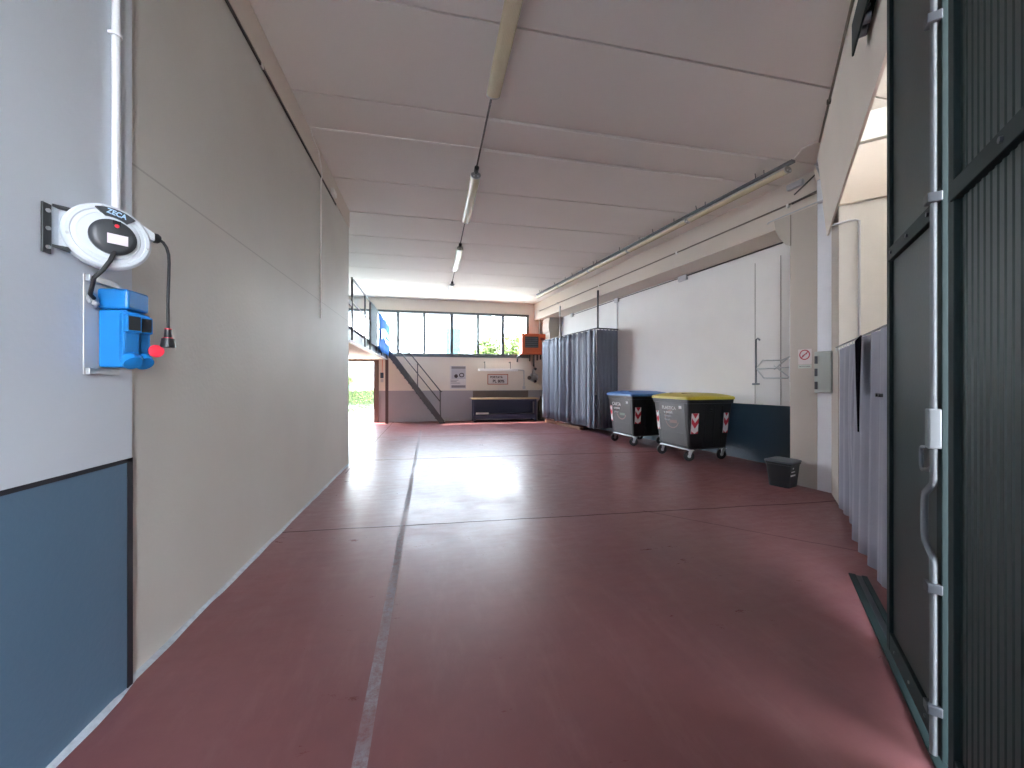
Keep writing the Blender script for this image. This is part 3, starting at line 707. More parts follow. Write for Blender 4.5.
# ------------------------------------------------------------------ blue socket panel
t = root('socket_panel', 'blue twin socket box on a grey steel plate below the cable reel', 'socket', (-1.55, 2.23, 1.86))
b = MB(); b.box((0.0, -0.115, -0.225), (0.005, 0.09, 0.235)); bp_ = b.done('mounting_plate', mat('grey_plate', (0.55, 0.54, 0.52), 0.5), t, bev=0.002)
b = MB(); b.box((0.005, -0.108, -0.225), (0.022, 0.06, -0.195)); b.box((0.005, -0.108, 0.205), (0.022, 0.06, 0.235)); b.each('steel_bracket', 'galv', bp_, bev=0.002)
b = MB(); b.lathe([(0.026, 0.010), (0.026, 0.022), (0.018, 0.028), (0.0, 0.026)], (0, -0.085, 0.125), 'x', 20); b.tube([(0.02, -0.085, 0.125), (0.035, -0.092, 0.10), (0.03, -0.10, 0.09)], 0.012, 10); b.done('cable_gland', 'galv', bp_, smooth=40)
b = MB(); b.box((0.010, -0.048, -0.19), (0.125, 0.085, 0.085)); bx = b.done('lower_box', 'socket_blue', t, bev=0.010)
b = MB(); b.box((0.010, -0.055, 0.088), (0.135, 0.090, 0.185)); ub = b.done('upper_box', 'socket_blue', t, bev=0.012)
for y in (-0.030, 0.045):
    nx = Vector((0.86, -0.51, 0)); ty = Vector((0.51, 0.86, 0)); uz = Vector((0, 0, 1)); o = Vector((0.128, y, 0))
    P = lambda a, d, h: o + ty*a + nx*d + uz*h
    def blk(mb, a0, a1, d0, d1, h0, h1, tp=0.0):
        return mb.loft([[P(a0, d0, h0), P(a1, d0, h0), P(a1, d0, h1), P(a0, d0, h1)], [P(a0 + tp, d1, h0 + tp), P(a1 - tp, d1, h0 + tp), P(a1 - tp, d1, h1 - tp), P(a0 + tp, d1, h1 - tp)]])
    b = MB(); blk(b, -0.032, 0.034, -0.05, 0.006, -0.155, 0.075); so = b.done('socket', 'socket_blue', bx, bev=0.006)
    b = MB(); blk(b, -0.031, 0.033, 0.004, 0.032, -0.022, 0.064, 0.003); b.done('socket_shroud', 'socket_blue', so, bev=0.004)
    b = MB(); blk(b, -0.022, 0.024, 0.02, 0.0335, -0.012, 0.054); b.done('socket_opening', 'black_plastic', so)
    b = MB(); blk(b, -0.022, 0.024, 0.0, 0.010, -0.115, -0.018); b.done('front_strip', 'socket_dark', so, bev=0.003)
    b = MB(); q = P(0, 0.004, -0.150); n2 = (nx*0.75 - uz*0.66).normalized(); v2 = (nx*0.66 + uz*0.75).normalized()
    b.lathe([(0.0, -0.005), (0.036, -0.005), (0.040, 0.012), (0.037, 0.030), (0.0, 0.034)], q, seg=24, frame=(ty, v2, n2)); b.done('round_cap', 'socket_blue', so, smooth=35)

# ------------------------------------------------------------------ conduits on the left
t = root('wall_conduit', 'vertical white plastic conduit on the white wall above the cable reel', 'conduit', (-1.53, 2.275, 2.30))
b = MB(); b.cyl((0, 0, 0.0), (0, 0, 2.62), 0.0165, 16); b.done('pipe', 'pvc', t, smooth=40)
b = MB(); b.lathe([(0.018, -0.008), (0.023, -0.006), (0.023, 0.006), (0.018, 0.008)], (0, 0, 1.02), seg=16); b.box((-0.02, -0.024, 1.012), (0, 0.024, 1.028)); b.each('clip', 'pvc', t, smooth=40)
t = root('cable_trunking', 'thin dark cable strip running along the top of the beige left wall', 'cable', (-1.575, 2.41, 4.588))
b = MB(); b.box((0, 0.0, -0.012), (0.014, 1.62, 0.012)); b.box((0, 1.66, -0.012), (0.014, 4.55, 0.012)); b.done('strip', 'cable_dark', t)
b = MB(); b.box((0, 1.615, -0.016), (0.018, 1.665, 0.016)); b.done('joint_clip', 'cable_white', t, bev=0.002)
tag(MB().box((-0.015, -0.10, -0.045), (0.05, 0.10, 0.045)).done('emergency_light', 'cable_white', None, (-1.565, 6.70, 4.66), bev=0.012), 'small cream box on the left wall beside the end of the cable strip', 'junction box')
b = MB()
pth = [(0.73, 5.47, HC - 0.012), (0.0, 5.475, HC - 0.018), (-1.0, 5.48, HC - 0.010), (-1.545, 5.48, HC - 0.014), (-1.558, 5.62, HC - 0.06), (-1.555, 5.90, 4.86), (-1.555, 6.03, 4.70), (-1.556, 6.06, 4.60), (-1.57, 6.07, 4.50), (-1.57, 6.07, 3.5), (-1.57, 6.07, 2.53)]
b.tube(pth, 0.010, 8)
tag(b.done('hanging_cable', 'cable_white', None, smooth=60), 'white cable crossing the ceiling joint and dropping down the beige left wall', 'cable')

# ------------------------------------------------------------------ ceiling lights
def make_light(ln, label, loc, rz, group, w=0.155):
    t = root('batten_light', label, 'ceiling light', loc, rz, group)
    h = ln/2; a = w/2
    b = MB(); b.prism([(-a, 0.0), (-a*0.9, 0.035), (-a*0.4, 0.052), (a*0.4, 0.052), (a*0.9, 0.035), (a, 0.0)], 'y', -h, h); b.done('housing', 'lamp_housing', t, bev=0.003)
    b = MB(); pr = [(a*cos(radians(180 + 180*i/10)), a*0.62*sin(radians(180 + 180*i/10)) - 0.001) for i in range(11)]
    b.prism(pr, 'y', -h + 0.02, h - 0.02); d = b.done('diffuser', 'diffuser', t, smooth=35)
    for sg in (-1, 1):
        b = MB(); pe_ = [(a*1.02*cos(radians(180 + 180*i/10)), a*0.66*sin(radians(180 + 180*i/10))) for i in range(11)]
        b.prism(pe_ + [(a*0.9, 0.036), (-a*0.9, 0.036)], 'y', sg*h, sg*(h - 0.025)); ec = b.done('end_cap', 'lamp_housing', t, bev=0.003)
        b = MB()
        for q in (-0.03, 0.03): b.cyl((q, sg*h, -0.012), (q, sg*(h + 0.012), -0.012), 0.013, 10)
        b.each('screw_cap', 'white', ec, smooth=40)
    b = MB()
    for q in (-h*0.6, h*0.6): b.cyl((0, q, 0.05), (0, q, HC - loc[2]), 0.006, 8)
    b.each('hanger', 'dark_steel', t)
    return t
names = ('nearest ceiling light of the centre row, cut by the top picture edge', 'second ceiling light from the camera in the centre row', 'third ceiling light from the camera in the centre row', 'farthest ceiling light of the centre row, nearest the windows')
for (y0, y1), lb in zip(((2.45, 4.25), (5.95, 7.70), (9.28, 11.08), (12.80, 14.58)), names):
    make_light(y1 - y0, lb, (0.68, (y0 + y1)/2, 4.80), 0, 'centre row of ceiling lights')
b = MB()
for y0, y1 in ((4.25, 5.95), (7.70, 9.28), (11.08, 12.80)): b.tube([(0.68, y0 - 0.05, 4.84), (0.68, y0 + 0.1, 4.87), (0.68, y1 - 0.12, 4.87), (0.68, y1 + 0.05, 4.84)], 0.013, 8)
for i, (y0, y1) in enumerate(((4.25, 5.95), (7.70, 9.28), (11.08, 12.80))):
    t = root('lamp_cable', ('dark cable between the nearest and the second centre ceiling light', 'dark cable between the second and third centre ceiling lights', 'dark cable between the third and the farthest centre ceiling light')[i], 'cable', (0.68, (y0 + y1)/2, 4.87), 0, 'cables of the centre lights')
    h = (y1 - y0)/2
    b2 = MB(); b2.tube([(0, -h - 0.02, -0.04), (0, -h + 0.12, 0.0), (0, h - 0.14, 0.0), (0, h + 0.02, -0.04)], 0.013, 8); b2.done('cable', 'cable_dark', t, smooth=50)
    b2 = MB(); b2.lathe([(0.012, -0.12), (0.036, -0.10), (0.036, 0.0), (0.012, 0.03)], (0, h - 0.03, -0.02), 'y', 12); b2.done('connector', 'black_plastic', t, smooth=40)
b.bm.free()
ends = [(3.96, 5.86), (5.90, 7.72), (7.76, 9.50), (9.54, 11.32), (11.36, 13.15)]
for (s0, s1), lb in zip(ends, ('nearest batten of the light row above the right beam', 'second batten from the camera in the right light row', 'middle batten of the five in the right light row', 'fourth batten from the camera in the right light row', 'farthest batten of the right light row, by the far wall')):
    make_light(s1 - s0, lb, rw(5.84, (s0 + s1)/2, 4.76), TH, 'right row of ceiling lights', 0.14)
t = root('light_rail', 'grey steel carrier rail above the right row of ceiling lights', 'rail', rw(5.84, 3.96, 4.83), TH)
b = MB(); b.box((-0.05, -0.08, 0.0), (0.03, 9.2, 0.035)); b.done('rail', 'mezz_steel', t)
b = MB()
for i in range(8): b.tube([(-0.02, 0.5 + i*1.2, 0.03), (-0.04, 0.5 + i*1.2, HC - 4.83)], 0.007, 6)
b.each('hanger', 'dark_steel', t)
# ceiling cables in the slab joints
tag(MB().tube([(0.72, 4.84, HC - 0.014), (2.5, 4.84, HC - 0.016), (4.9, 4.84, HC - 0.014)], 0.018, 8).done('ceiling_cable', 'cable_white', None, smooth=60), 'white cable along the ceiling joint ending near the right lights, nearer the camera', 'cable', 'ceiling cables')
tag(MB().tube([(0.75, 5.50, HC - 0.014), (2.5, 5.50, HC - 0.016), (4.7, 5.50, HC - 0.014)], 0.018, 8).done('ceiling_cable', 'cable_white', None, smooth=60), 'white cable along the next ceiling joint, meeting the second right batten', 'cable', 'ceiling cables')
tag(MB().tube([rw(5.84, 3.98, 4.86), rw(5.88, 3.90, 4.90), (5.18, 4.52, 4.925), (5.22, 4.36, 4.93), (5.30, 4.30, 4.93)], 0.013, 8).done('ceiling_cable', 'cable_white', None, smooth=60), 'white curved cable from the nearest right batten to the gate beam', 'cable', 'ceiling cables')

# ------------------------------------------------------------------ conduits on the right beam and wall
t = root('beam_conduit', 'long brown conduit clipped along the right beam below the light row', 'conduit', rw(6.575, 3.97, 4.555), TH)
b = MB(); b.tube([(0, 0.0, 0.02), (0, 4.0, 0.0), (0, 10.6, -0.01)], 0.015, 10); b.done('pipe', 'cable_brown', t, smooth=50)
b = MB()
for s_ in (0.5, 3.0, 6.2, 9.0): b.box((-0.018, s_ - 0.02, -0.03), (0.022, s_ + 0.02, 0.03))
b.each('clip', 'cable_white', t, bev=0.003)
tag(MB().tube([(0, 0.0, 0.03), (0, 0.42, 0.0)], 0.018, 10).done('beam_conduit', 'cable_dark', None, rw(6.565, 3.97, 4.56), TH, 50), 'thick black pipe sleeve entering the corner junction box', 'conduit')
tag(MB().tube([(0, 0.0, 0.02), (0, 0.80, 0.0), (0.02, 0.84, -0.01)], 0.010, 8).done('beam_conduit', 'pvc_grey', None, rw(6.20, 3.72, 4.245), TH, 50), 'thin grey conduit under the black pipe at the near pillar top', 'conduit')
tag(MB().tube([(0, 0.0, 0.0), (0, 0.08, 0.01), (0, 0.40, -0.16)], 0.012, 8).done('beam_conduit', 'cable_dark', None, rw(6.585, 3.97, 4.86), TH, 50), 'short dark cable from the junction box up to the pillar line', 'cable')
t = root('wall_conduit', 'dark conduit running along the right wall over the bins to the curtain', 'conduit', rw(7.28, 5.01, 4.205), TH)
b = MB(); b.tube([(0, 0, 0.02), (0, 2.45, 0.0), ], 0.016, 10); b.tube([(0, 2.55, 0.0), (0, 5.2, -0.01), (0, 8.1, -0.03)], 0.012, 10); b.done('pipe', 'cable_dark', t, smooth=50)
b = MB(); b.box((-0.05, 2.35, -0.10), (0.02, 2.62, 0.06)); b.each('junction_box', 'pvc_grey', t, bev=0.006)
b = MB(); b.box((-0.04, 5.13, -0.10), (0.02, 5.32, 0.06)); b.box((-0.04, 8.0, -0.1), (0.02, 8.15, 0.04)); b.each('junction_box', 'pvc_grey', t, bev=0.006)
b = MB(); b.cyl((0, 5.22, -0.08), (0, 5.22, -1.6), 0.014, 10); b.done('drop_pipe', 'pvc_grey', t, smooth=50)
tag(MB().box((-0.05, -0.13, -0.05), (0.025, 0.13, 0.05)).done('alarm_box', 'pvc_grey', None, rw(6.575, 4.34, 4.84), TH, bev=0.02), 'small pale box on the right beam behind the nearest batten end', 'junction box')
t = root('corner_junction', 'grey junction box with pipes at the top of the white pillar strip', 'junction box', rw(6.19, 3.70, 4.22), TH)
b = MB(); b.box((-0.05, -0.10, 0.0), (0.035, 0.06, 0.34)); b.done('box', 'pvc_grey', t, bev=0.008)
b = MB(); b.box((-0.058, -0.085, 0.02), (-0.05, 0.045, 0.32)); b.done('cover', 'pvc', t, bev=0.003)
b = MB(); b.tube([(-0.02, 0.0, 0.34), (-0.03, 0.03, 0.45), (0.0, 0.08, 0.56), (0.0, 0.05, 0.70)], 0.022, 8); b.tube([(-0.03, -0.06, 0.34), (-0.03, -0.02, 0.48), (-0.02, 0.10, 0.60)], 0.014, 8); b.done('pipe', 'pvc_grey', t, smooth=50)
b = MB(); b.tube([(-0.03, -0.11, 0.05), (-0.02, -0.14, 0.0), (-0.015, -0.145, -1.0), (-0.015, -0.145, -2.1)], 0.014, 8); b.done('down_pipe', 'cable_brown', t, smooth=50)
t = root('gate_beam_conduit', 'thin dark conduit along the top edge of the gate beam', 'conduit', dg(6.7, ky(0.94), 4.88), DG)
b = MB(); b.tube([(0, 0.02, 0), (-3.0, 0.02, 0.0), (-7.5, 0.02, 0.01)], 0.013, 8); b.done('pipe', 'cable_brown', t, smooth=50)
b = MB()
for q in (-0.9, -2.4, -4.0, -5.6): b.box((q - 0.02, 0.0, -0.02), (q + 0.02, 0.04, 0.02))
b.each('clip', 'cable_dark', t)
tag(MB().tube([(0.0, 0.24, 0.0), (0.0, 0.10, 0.02), (0.0, 0.02, 0.02), (0, -0.02, 0.0), (0, -0.02, -1.65)], 0.014, 10).done('vestibule_pipe', 'pvc_grey', None, dg(6.47, ky(1.41), 3.64), DG, 50), 'grey pipe bending down the pale wall above the lilac curtain', 'pipe')

# ------------------------------------------------------------------ pillar fittings
t = root('prohibition_sign', 'small white sign with red prohibition circle on the taupe pillar', 'sign', rw(6.217, 3.97, 1.985), TH)
b = MB(); b.box((-0.004, -0.095, -0.115), (0.003, 0.095, 0.115)); pl = b.done('plate', mat('sign_plate', (0.62, 0.56, 0.55), 0.5), t)
def ringpts(r): return [(r*cos(radians(i*10)), r*sin(radians(i*10))) for i in range(36)]
b = MB(); c0 = 0.03
b.loft([[(-0.0055, y, z + c0) for y, z in ringpts(0.078)], [(-0.0055, y, z + c0) for y, z in ringpts(0.062)]], cap=False)
b.face([(-0.0052, -0.052, c0 + 0.040), (-0.0052, -0.042, c0 + 0.050), (-0.0052, 0.050, c0 - 0.040), (-0.0052, 0.040, c0 - 0.050)]); b.done('red_circle', 'sign_red', t)
b = MB(); b.face([(-0.0048, 0.030, c0 - 0.032), (-0.0048, 0.042, c0 - 0.018), (-0.0048, 0.0, c0 + 0.012), (-0.0048, -0.008, c0)])
b.face([(-0.0048, -0.012, c0 + 0.005), (-0.0048, -0.022, c0 + 0.032), (-0.0048, -0.036, c0 + 0.026), (-0.0048, -0.03, c0 + 0.006)]); b.done('symbol', 'ink', t)
b = MB(); b.box((-0.004, -0.095, -0.175), (0.003, 0.095, -0.122)); tp = b.done('text_strip', mat('text_strip', (0.50, 0.55, 0.50), 0.5), t)
text('words', 'VIETATO FUMARE', 0.021, 'ink', tp, (-0.005, 0, -0.148), (pi/2, 0, -pi/2), 0.95)
t = root('electric_box', 'grey green metal electric box mounted on the white pillar strip', 'electric box', rw(6.22, 3.635, 1.74), TH)
b = MB(); b.box((-0.13, -0.10, -0.30), (0.0, 0.125, 0.30)); bx = b.done('case', 'box_green', t, bev=0.008)
b = MB(); b.box((-0.138, -0.095, -0.28), (-0.13, 0.065, 0.28)); b.done('door', 'box_green', t, bev=0.004)
b = MB()
for z in (-0.19, 0.0, 0.18): b.box((-0.142, 0.078, z - 0.055), (-0.13, 0.115, z + 0.055))
b.each('side_switch', 'dark_steel', t, bev=0.003)
# white folding wall arm rack
t = root('wall_arm_rack', 'pale steel folding arm rack with upright rod on the right wall', 'rack', rw(7.30, 5.54, 1.85), TH)
T = lambda s_, z, a=-0.07: (a, s_ - 5.53, z - 1.85)
b = MB(); b.tube([T(5.53, 1.58), T(5.53, 2.44), T(5.49, 2.47), T(5.45, 2.43)], 0.016, 10); b.tube([T(5.60, 1.56), T(5.46, 1.56)], 0.02, 8); b.done('upright_rod', 'mezz_steel', t, smooth=50)
b = MB()
for pts in (((5.5, 1.90), (5.39, 2.03), (5.01, 2.01), (4.84, 2.08)), ((5.5, 1.84), (5.37, 1.68), (4.91, 1.67), (4.84, 1.74))): b.tube([T(*p) for p in pts], 0.013, 8)
b.each('arm', 'galv', t, smooth=50)
b = MB()
for pts in (((5.53, 1.86), (4.84, 1.87)), ((5.16, 1.91), (4.88, 1.69)), ((5.16, 1.84), (4.92, 2.03))): b.tube([T(*p) for p in pts], 0.012, 8)
b.each('brace', 'galv', t, smooth=50)
b = MB(); b.box(T(4.86, 1.60, -0.10), T(4.80, 2.02, -0.05)); b.box(T(4.84, 1.70, -0.06), T(4.82, 1.92, 0.0)); b.done('wall_plate', 'galv', t, bev=0.003)

# ------------------------------------------------------------------ mezzanine, railing, stair
b = MB(); b.box((-7.98, 8.10, 2.50), (-1.72, 15.95, 2.60)); struct(b.done('mezzanine_soffit', 'soffit'))
b = MB(); b.box((-7.98, 8.10, 2.60), (-1.72, 15.95, 2.70)); struct(b.done('mezzanine_floor', 'mezz_steel'))
t = root('mezzanine_edge_beam', 'slate steel beam along the front edge of the mezzanine', 'beam', (-1.66, 8.10, 2.45))
b = MB(); b.prism([(-0.06, 0), (0.06, 0), (0.06, 0.02), (0.01, 0.03), (0.01, 0.25), (0.06, 0.26), (0.06, 0.28), (-0.06, 0.28), (-0.06, 0.26), (-0.01, 0.25), (-0.01, 0.03), (-0.06, 0.02)], 'y', 0, 7.2); b.done('beam', 'mezz_steel', t)
b = MB(); b.box((-0.05, 7.30, -2.45), (0.05, 7.32, 0.28)); b.box((-0.05, 7.42, -2.45), (0.05, 7.44, 0.28)); b.box((-0.008, 7.30, -2.45), (0.008, 7.44, 0.28)); b.box((-0.05, 7.18, 0), (0.05, 7.44, 0.28)); b.done('column', mat('brown_column', (0.10, 0.06, 0.055), 0.5), t)
t = root('mezzanine_railing', 'dark steel tube railing along the mezzanine edge', 'railing', (-1.585, 8.42, 2.73))
for y in (0.0, 1.58, 2.38, 3.55, 4.75, 6.3):
    b = MB(); b.box((-0.02, y - 0.02, -0.27), (0.02, y + 0.02, 1.0)); b.done('post', 'stair_steel', t)
b = MB(); b.tube([(0, -0.02, 1.0), (0, 6.8, 1.0)], 0.022, 10); b.done('handrail', 'stair_steel', t, smooth=50)
b = MB(); b.tube([(0, 0.0, 0.5), (0, 6.8, 0.5)], 0.018, 10); b.done('mid_rail', 'stair_steel', t, smooth=50)
b = MB(); b.box((-0.03, -0.62, 0.42), (0.0, 0.0, 0.52)); b.done('end_bar', 'stair_steel', t)
t = root('banner', 'pale grey banner on the mezzanine railing beside the blue one', 'banner', (-1.558, 10.85, 3.20), 0, 'railing banners')
b = MB(); b.box((-0.006, 0.0, -0.56), (0.006, 1.15, 0.54)); sh = b.done('sheet', 'banner_pale', t)
b = MB(); b.cyl((0, 0.05, 0.52), (0.01, 0.05, 0.52), 0.02, 8); b.each('eyelet', 'galv', t)
t = root('banner', 'bright blue banner with white print hung on the mezzanine railing', 'banner', (-1.535, 12.05, 3.15), 0, 'railing banners')
b = MB()
nu, nv = 16, 6; g = []
for j in range(nv + 1):
    g.append([b.bm.verts.new((0.02*sin(i*1.1 + j*0.5), i*3.0/nu, -0.58 + j*1.13/nv + 0.02*sin(i*0.8))) for i in range(nu + 1)])
for j in range(nv):
    for i in range(nu): b.bm.faces.new([g[j][i], g[j][i+1], g[j+1][i+1], g[j+1][i]])
sh = b.done('sheet', 'banner_blue', t, smooth=80, solid=0.006)
b = MB()
for pts in (((0.5, 0.10), (1.1, 0.18), (1.0, -0.12), (0.5, -0.22)), ((1.15, 0.20), (1.7, 0.20), (1.62, 0.05), (1.35, -0.18)), ((1.8, 0.18), (2.7, 0.12), (2.7, -0.02), (1.9, 0.02)), ((1.55, -0.08), (2.6, -0.10), (2.55, -0.24), (1.6, -0.24))):
    b.loft([[(0.028, y, z) for y, z in pts], [(0.034, y, z) for y, z in pts]])
b.done('white_print', 'white', t)
# stair along the far wall
SX0, SZ0, SX1, SZ1 = -1.58, 2.72, 0.42, 0.0
t = root('steel_stair', 'charcoal steel stair rising along the far wall to the mezzanine', 'stair', (0.42, 15.5, 0))
d = Vector((SX0 - SX1, 0, SZ0 - SZ1)).normalized(); nn = Vector((-d.z, 0, d.x)); nn = nn if nn.z > 0 else -nn
for y in (15.14, 15.84):
    b = MB(); A = Vector((0.03, y - 15.5, 0.0)); B = A + d*3.42
    q = [A + Vector((0.10, 0, 0)), A - Vector((0.13, 0, 0)), B - nn*0.11, B + nn*0.08 + Vector((0.0, 0, 0))]
    w_ = Vector((0, 0.03, 0)); b.hexa([*q, *[p + w_ for p in q]]); b.done('stringer', 'stair_steel', t, bev=0.004)
for i in range(1, 14):
    z = i*2.72/14; x = -(z/2.72)*2.0
    b = MB(); b.box((x - 0.13, -0.33, z - 0.02), (x + 0.06, 0.34, z + 0.01)); b.done('tread', 'stair_steel', t)
hr = []
b = MB(); yy = -0.345
b.tube([(-0.03, yy, 0.0), (-0.07, yy, 0.52), (-0.07, yy, 1.28)], 0.020, 8); b.done('post', 'stair_steel', t, smooth=50)
b = MB(); b.tube([(-0.92, yy, 1.22), (-0.92, yy, 2.30)], 0.020, 8); b.done('post', 'stair_steel', t, smooth=50)
b = MB(); b.tube([(-1.96, yy, 2.70), (-1.96, yy, 3.70)], 0.020, 8); b.done('post', 'stair_steel', t, smooth=50)
b = MB(); b.tube([(-2.0, yy, 3.70), (-0.08, yy, 1.27), (0.0, yy, 1.22)], 0.022, 8); b.done('handrail', 'stair_steel', t, smooth=50)
b = MB(); b.tube([(-2.0, yy, 3.30), (-0.08, yy, 0.85)], 0.020, 8); b.done('mid_rail', 'stair_steel', t, smooth=50)
t = root('wall_switch', 'small dark blue switch box on the wall between door and column', 'switch', (-1.90, YF - 0.03, 1.85))
b = MB(); b.box((-0.06, -0.03, -0.10), (0.06, 0.03, 0.12)); b.done('case', mat('navy_switch', (0.03, 0.06, 0.09), 0.5), t, bev=0.01)
b = MB(); b.box((-0.05, -0.02, -0.26), (0.05, 0.03, -0.13)); b.done('lower_case', 'pvc_grey', t, bev=0.01)
b = MB(); b.tube([(0.01, 0.0, 0.12), (0.02, 0.0, 0.64)], 0.009, 8); b.done('feed_wire', 'orange', t)

# ------------------------------------------------------------------ far wall fittings
t = root('unit_heater', 'orange box heater with dark louvre high on the far wall', 'heater', (4.19, 15.98, 3.18))
b = MB(); b.box((-0.52, -0.56, -0.42), (0.52, -0.04, 0.42)); b.done('casing', 'orange', t, bev=0.015)
b = MB(); b.box((-0.40, -0.575, -0.16), (0.17, -0.555, 0.30)); lv = b.done('louvre', 'louvre', t, bev=0.006)
b = MB()
for k in range(5): b.box((-0.38, -0.60, -0.12 + k*0.085), (0.15, -0.57, -0.105 + k*0.085))
b.each('blade', 'steel_grey', lv)
b = MB(); b.box((0.26, -0.572, 0.16), (0.44, -0.555, 0.26)); b.done('control', mat('dark_red_control', (0.25, 0.03, 0.02), 0.5), t, bev=0.004)
b = MB(); b.tube([(0.33, -0.25, 0.42), (0.33, -0.25, 1.76)], 0.045, 12); b.done('flue', 'cable_brown', t, smooth=50)
b = MB(); b.box((-0.40, -0.05, -0.2), (-0.34, 0.02, 0.2)); b.box((0.34, -0.05, -0.2), (0.40, 0.02, 0.2)); b.each('mount', 'dark_steel', t)
for x, z1, y in ((-0.62, -0.74, -0.10), (-0.56, -0.58, -0.14), (-0.46, -0.50, -0.12), (-0.08, -0.70, -0.12), (0.10, -0.92, -0.10), (0.24, -0.66, -0.14), (0.40, -0.62, -0.12)):
    b = MB(); xs = max(-0.46, x); b.tube([(xs, y, -0.40), (xs*0.5 + x*0.5, y, -0.45), (x, y, -0.52 if z1 < -0.56 else -0.48), (x, y, z1)], 0.032, 10); b.done('hose', 'black_plastic', t, smooth=50)
t = root('hanging_lamp', 'long white strip lamp hung on two thin rods below the windows', 'lamp', (2.72, 15.72, 2.10))
b = MB(); b.prism([(-0.09, -0.05), (0.09, -0.05), (0.06, 0.05), (-0.06, 0.05)], 'x', -0.83, 0.83); b.done('housing', 'white', t, bev=0.006)
b = MB()
for x in (-0.55, 0.52): b.cyl((x, 0, 0.05), (x, 0, 0.34), 0.012, 8)
b.each('rod', 'dark_steel', t)
b = MB()
for x in (-0.55, 0.52): b.box((x - 0.015, 0.0, 0.31), (x + 0.015, 0.27, 0.34))
b.each('wall_arm', 'dark_steel', t)
b = MB(); b.tube([(0.83, 0.0, 0.0), (1.12, 0.2, 0.0), (1.16, 0.25, -0.02), (1.16, 0.25, -0.72)], 0.022, 8); b.done('conduit', 'pvc_grey', t, smooth=50)
b = MB(); b.box((1.10, 0.22, -0.80), (1.22, 0.275, -0.68)); b.done('outlet', 'pvc_grey', t, bev=0.006)
# posters
t = root('wall_poster', 'grey poster with two dark machines on the far wall', 'poster', (1.09, YF - 0.004, 1.785), 0, 'far wall posters')
b = MB(); b.box((-0.33, -0.004, -0.48), (0.33, 0.003, 0.48)); pp = b.done('paper', 'paper', t)
def flat(parent, nm, m, pts, y=-0.006):
    b = MB(); b.loft([[(x, y, z) for x, z in pts], [(x, y + 0.003, z) for x, z in pts]]); return b.done(nm, m, parent)
flat(pp, 'picture', 'paper_mid', [(-0.27, -0.06), (0.31, -0.06), (0.31, 0.38), (-0.27, 0.38)], -0.0065)
flat(pp, 'heading', 'paper_grey', [(-0.27, 0.36), (0.31, 0.36), (0.31, 0.46), (-0.27, 0.46)], -0.008)
flat(pp, 'machine', 'ink', [(-0.14, 0.0), (-0.06, -0.03), (0.0, 0.04), (-0.02, 0.12), (-0.09, 0.14), (-0.16, 0.08)], -0.0095)
b = MB(); ro = [(0.15 + 0.11*cos(radians(i*20)), 0.10 + 0.095*sin(radians(i*20))) for i in range(18)]; ri = [(0.15 + 0.07*cos(radians(i*20)), 0.10 + 0.055*sin(radians(i*20))) for i in range(18)]
b.loft([[(x, -0.0085, z) for x, z in ro], [(x, -0.0085, z) for x, z in ri]], cap=False); b.done('machine', 'ink', pp)
flat(pp, 'footer', 'paper_grey', [(-0.27, -0.42), (0.31, -0.42), (0.31, -0.32), (-0.27, -0.32)])
for z, x1 in ((-0.11, 0.02), (-0.17, -0.05), (-0.23, 0.08)): flat(pp, 'text_line', 'paper_grey', [(-0.30, z - 0.012), (x1, z - 0.012), (x1, z + 0.012), (-0.30, z + 0.012)])
t = root('wall_notice', 'red bordered notice with dark lettering above the workbench', 'notice', (2.755, YF - 0.004, 1.715), 0)
b = MB(); b.box((-0.44, -0.004, -0.22), (0.44, 0.003, 0.22)); pp = b.done('paper', 'paper', t)
b = MB()
for a, c_ in (((-0.44, -0.22), (0.44, -0.19)), ((-0.44, 0.19), (0.44, 0.22)), ((-0.44, -0.22), (-0.41, 0.22)), ((0.41, -0.22), (0.44, 0.22))): b.box((a[0], -0.009, a[1]), (c_[0], -0.003, c_[1]))
b.done('border', 'red_border', pp)
text('words', 'PORTATA', 0.125, 'ink', pp, (-0.06, -0.007, 0.085), (pi/2, 0, 0), 0.95, bold=0.004)
text('words', 'PL 80%', 0.17, 'ink', pp, (0.03, -0.007, -0.085), (pi/2, 0, 0), 1.0, bold=0.005)
# workbench
t = root('workbench', 'long workbench with pale top and navy frame by the far wall', 'workbench', (3.0, 15.6, 0))
b = MB(); b.box((-1.40, -0.34, 0.90), (1.34, 0.36, 0.95)); b.done('worktop', 'bench_wood', t, bev=0.006)
for x in (-1.30, 1.20):
    for y in (-0.30, 0.30):
        b = MB(); b.box((x - 0.04, y - 0.04, 0), (x + 0.04, y + 0.04, 0.90)); b.done('leg', 'bench_blue', t, bev=0.004)
b = MB(); b.box((-1.30, -0.30, 0.24), (1.22, 0.32, 0.30)); b.box((-1.30, -0.33, 0.12), (1.22, -0.29, 0.24)); b.done('lower_shelf', 'bench_blue', t, bev=0.004)
b = MB(); b.box((-1.30, -0.32, 0.80), (1.22, -0.28, 0.90)); b.done('front_rail', 'bench_blue', t)
b = MB(); b.box((-1.30, 0.335, 0.30), (1.22, 0.35, 0.90)); b.done('rear_panel', 'bench_blue', t)
b = MB(); b.box((-1.30, 0.34, 0.95), (1.06, 0.37, 1.24)); b.done('backboard', 'bench_back', t, bev=0.004)
tag(MB().box((-0.25, -0.06, 0.0), (0.25, 0.06, 0.07)).done('white_carton', 'white', None, (2.02, 15.40, 0.30), bev=0.005), 'low white carton on the lower shelf of the workbench', 'carton')
t = root('gas_bottle', 'dark olive cylinder standing between the workbench and the curtain', 'cylinder', (4.52, 15.62, 0))
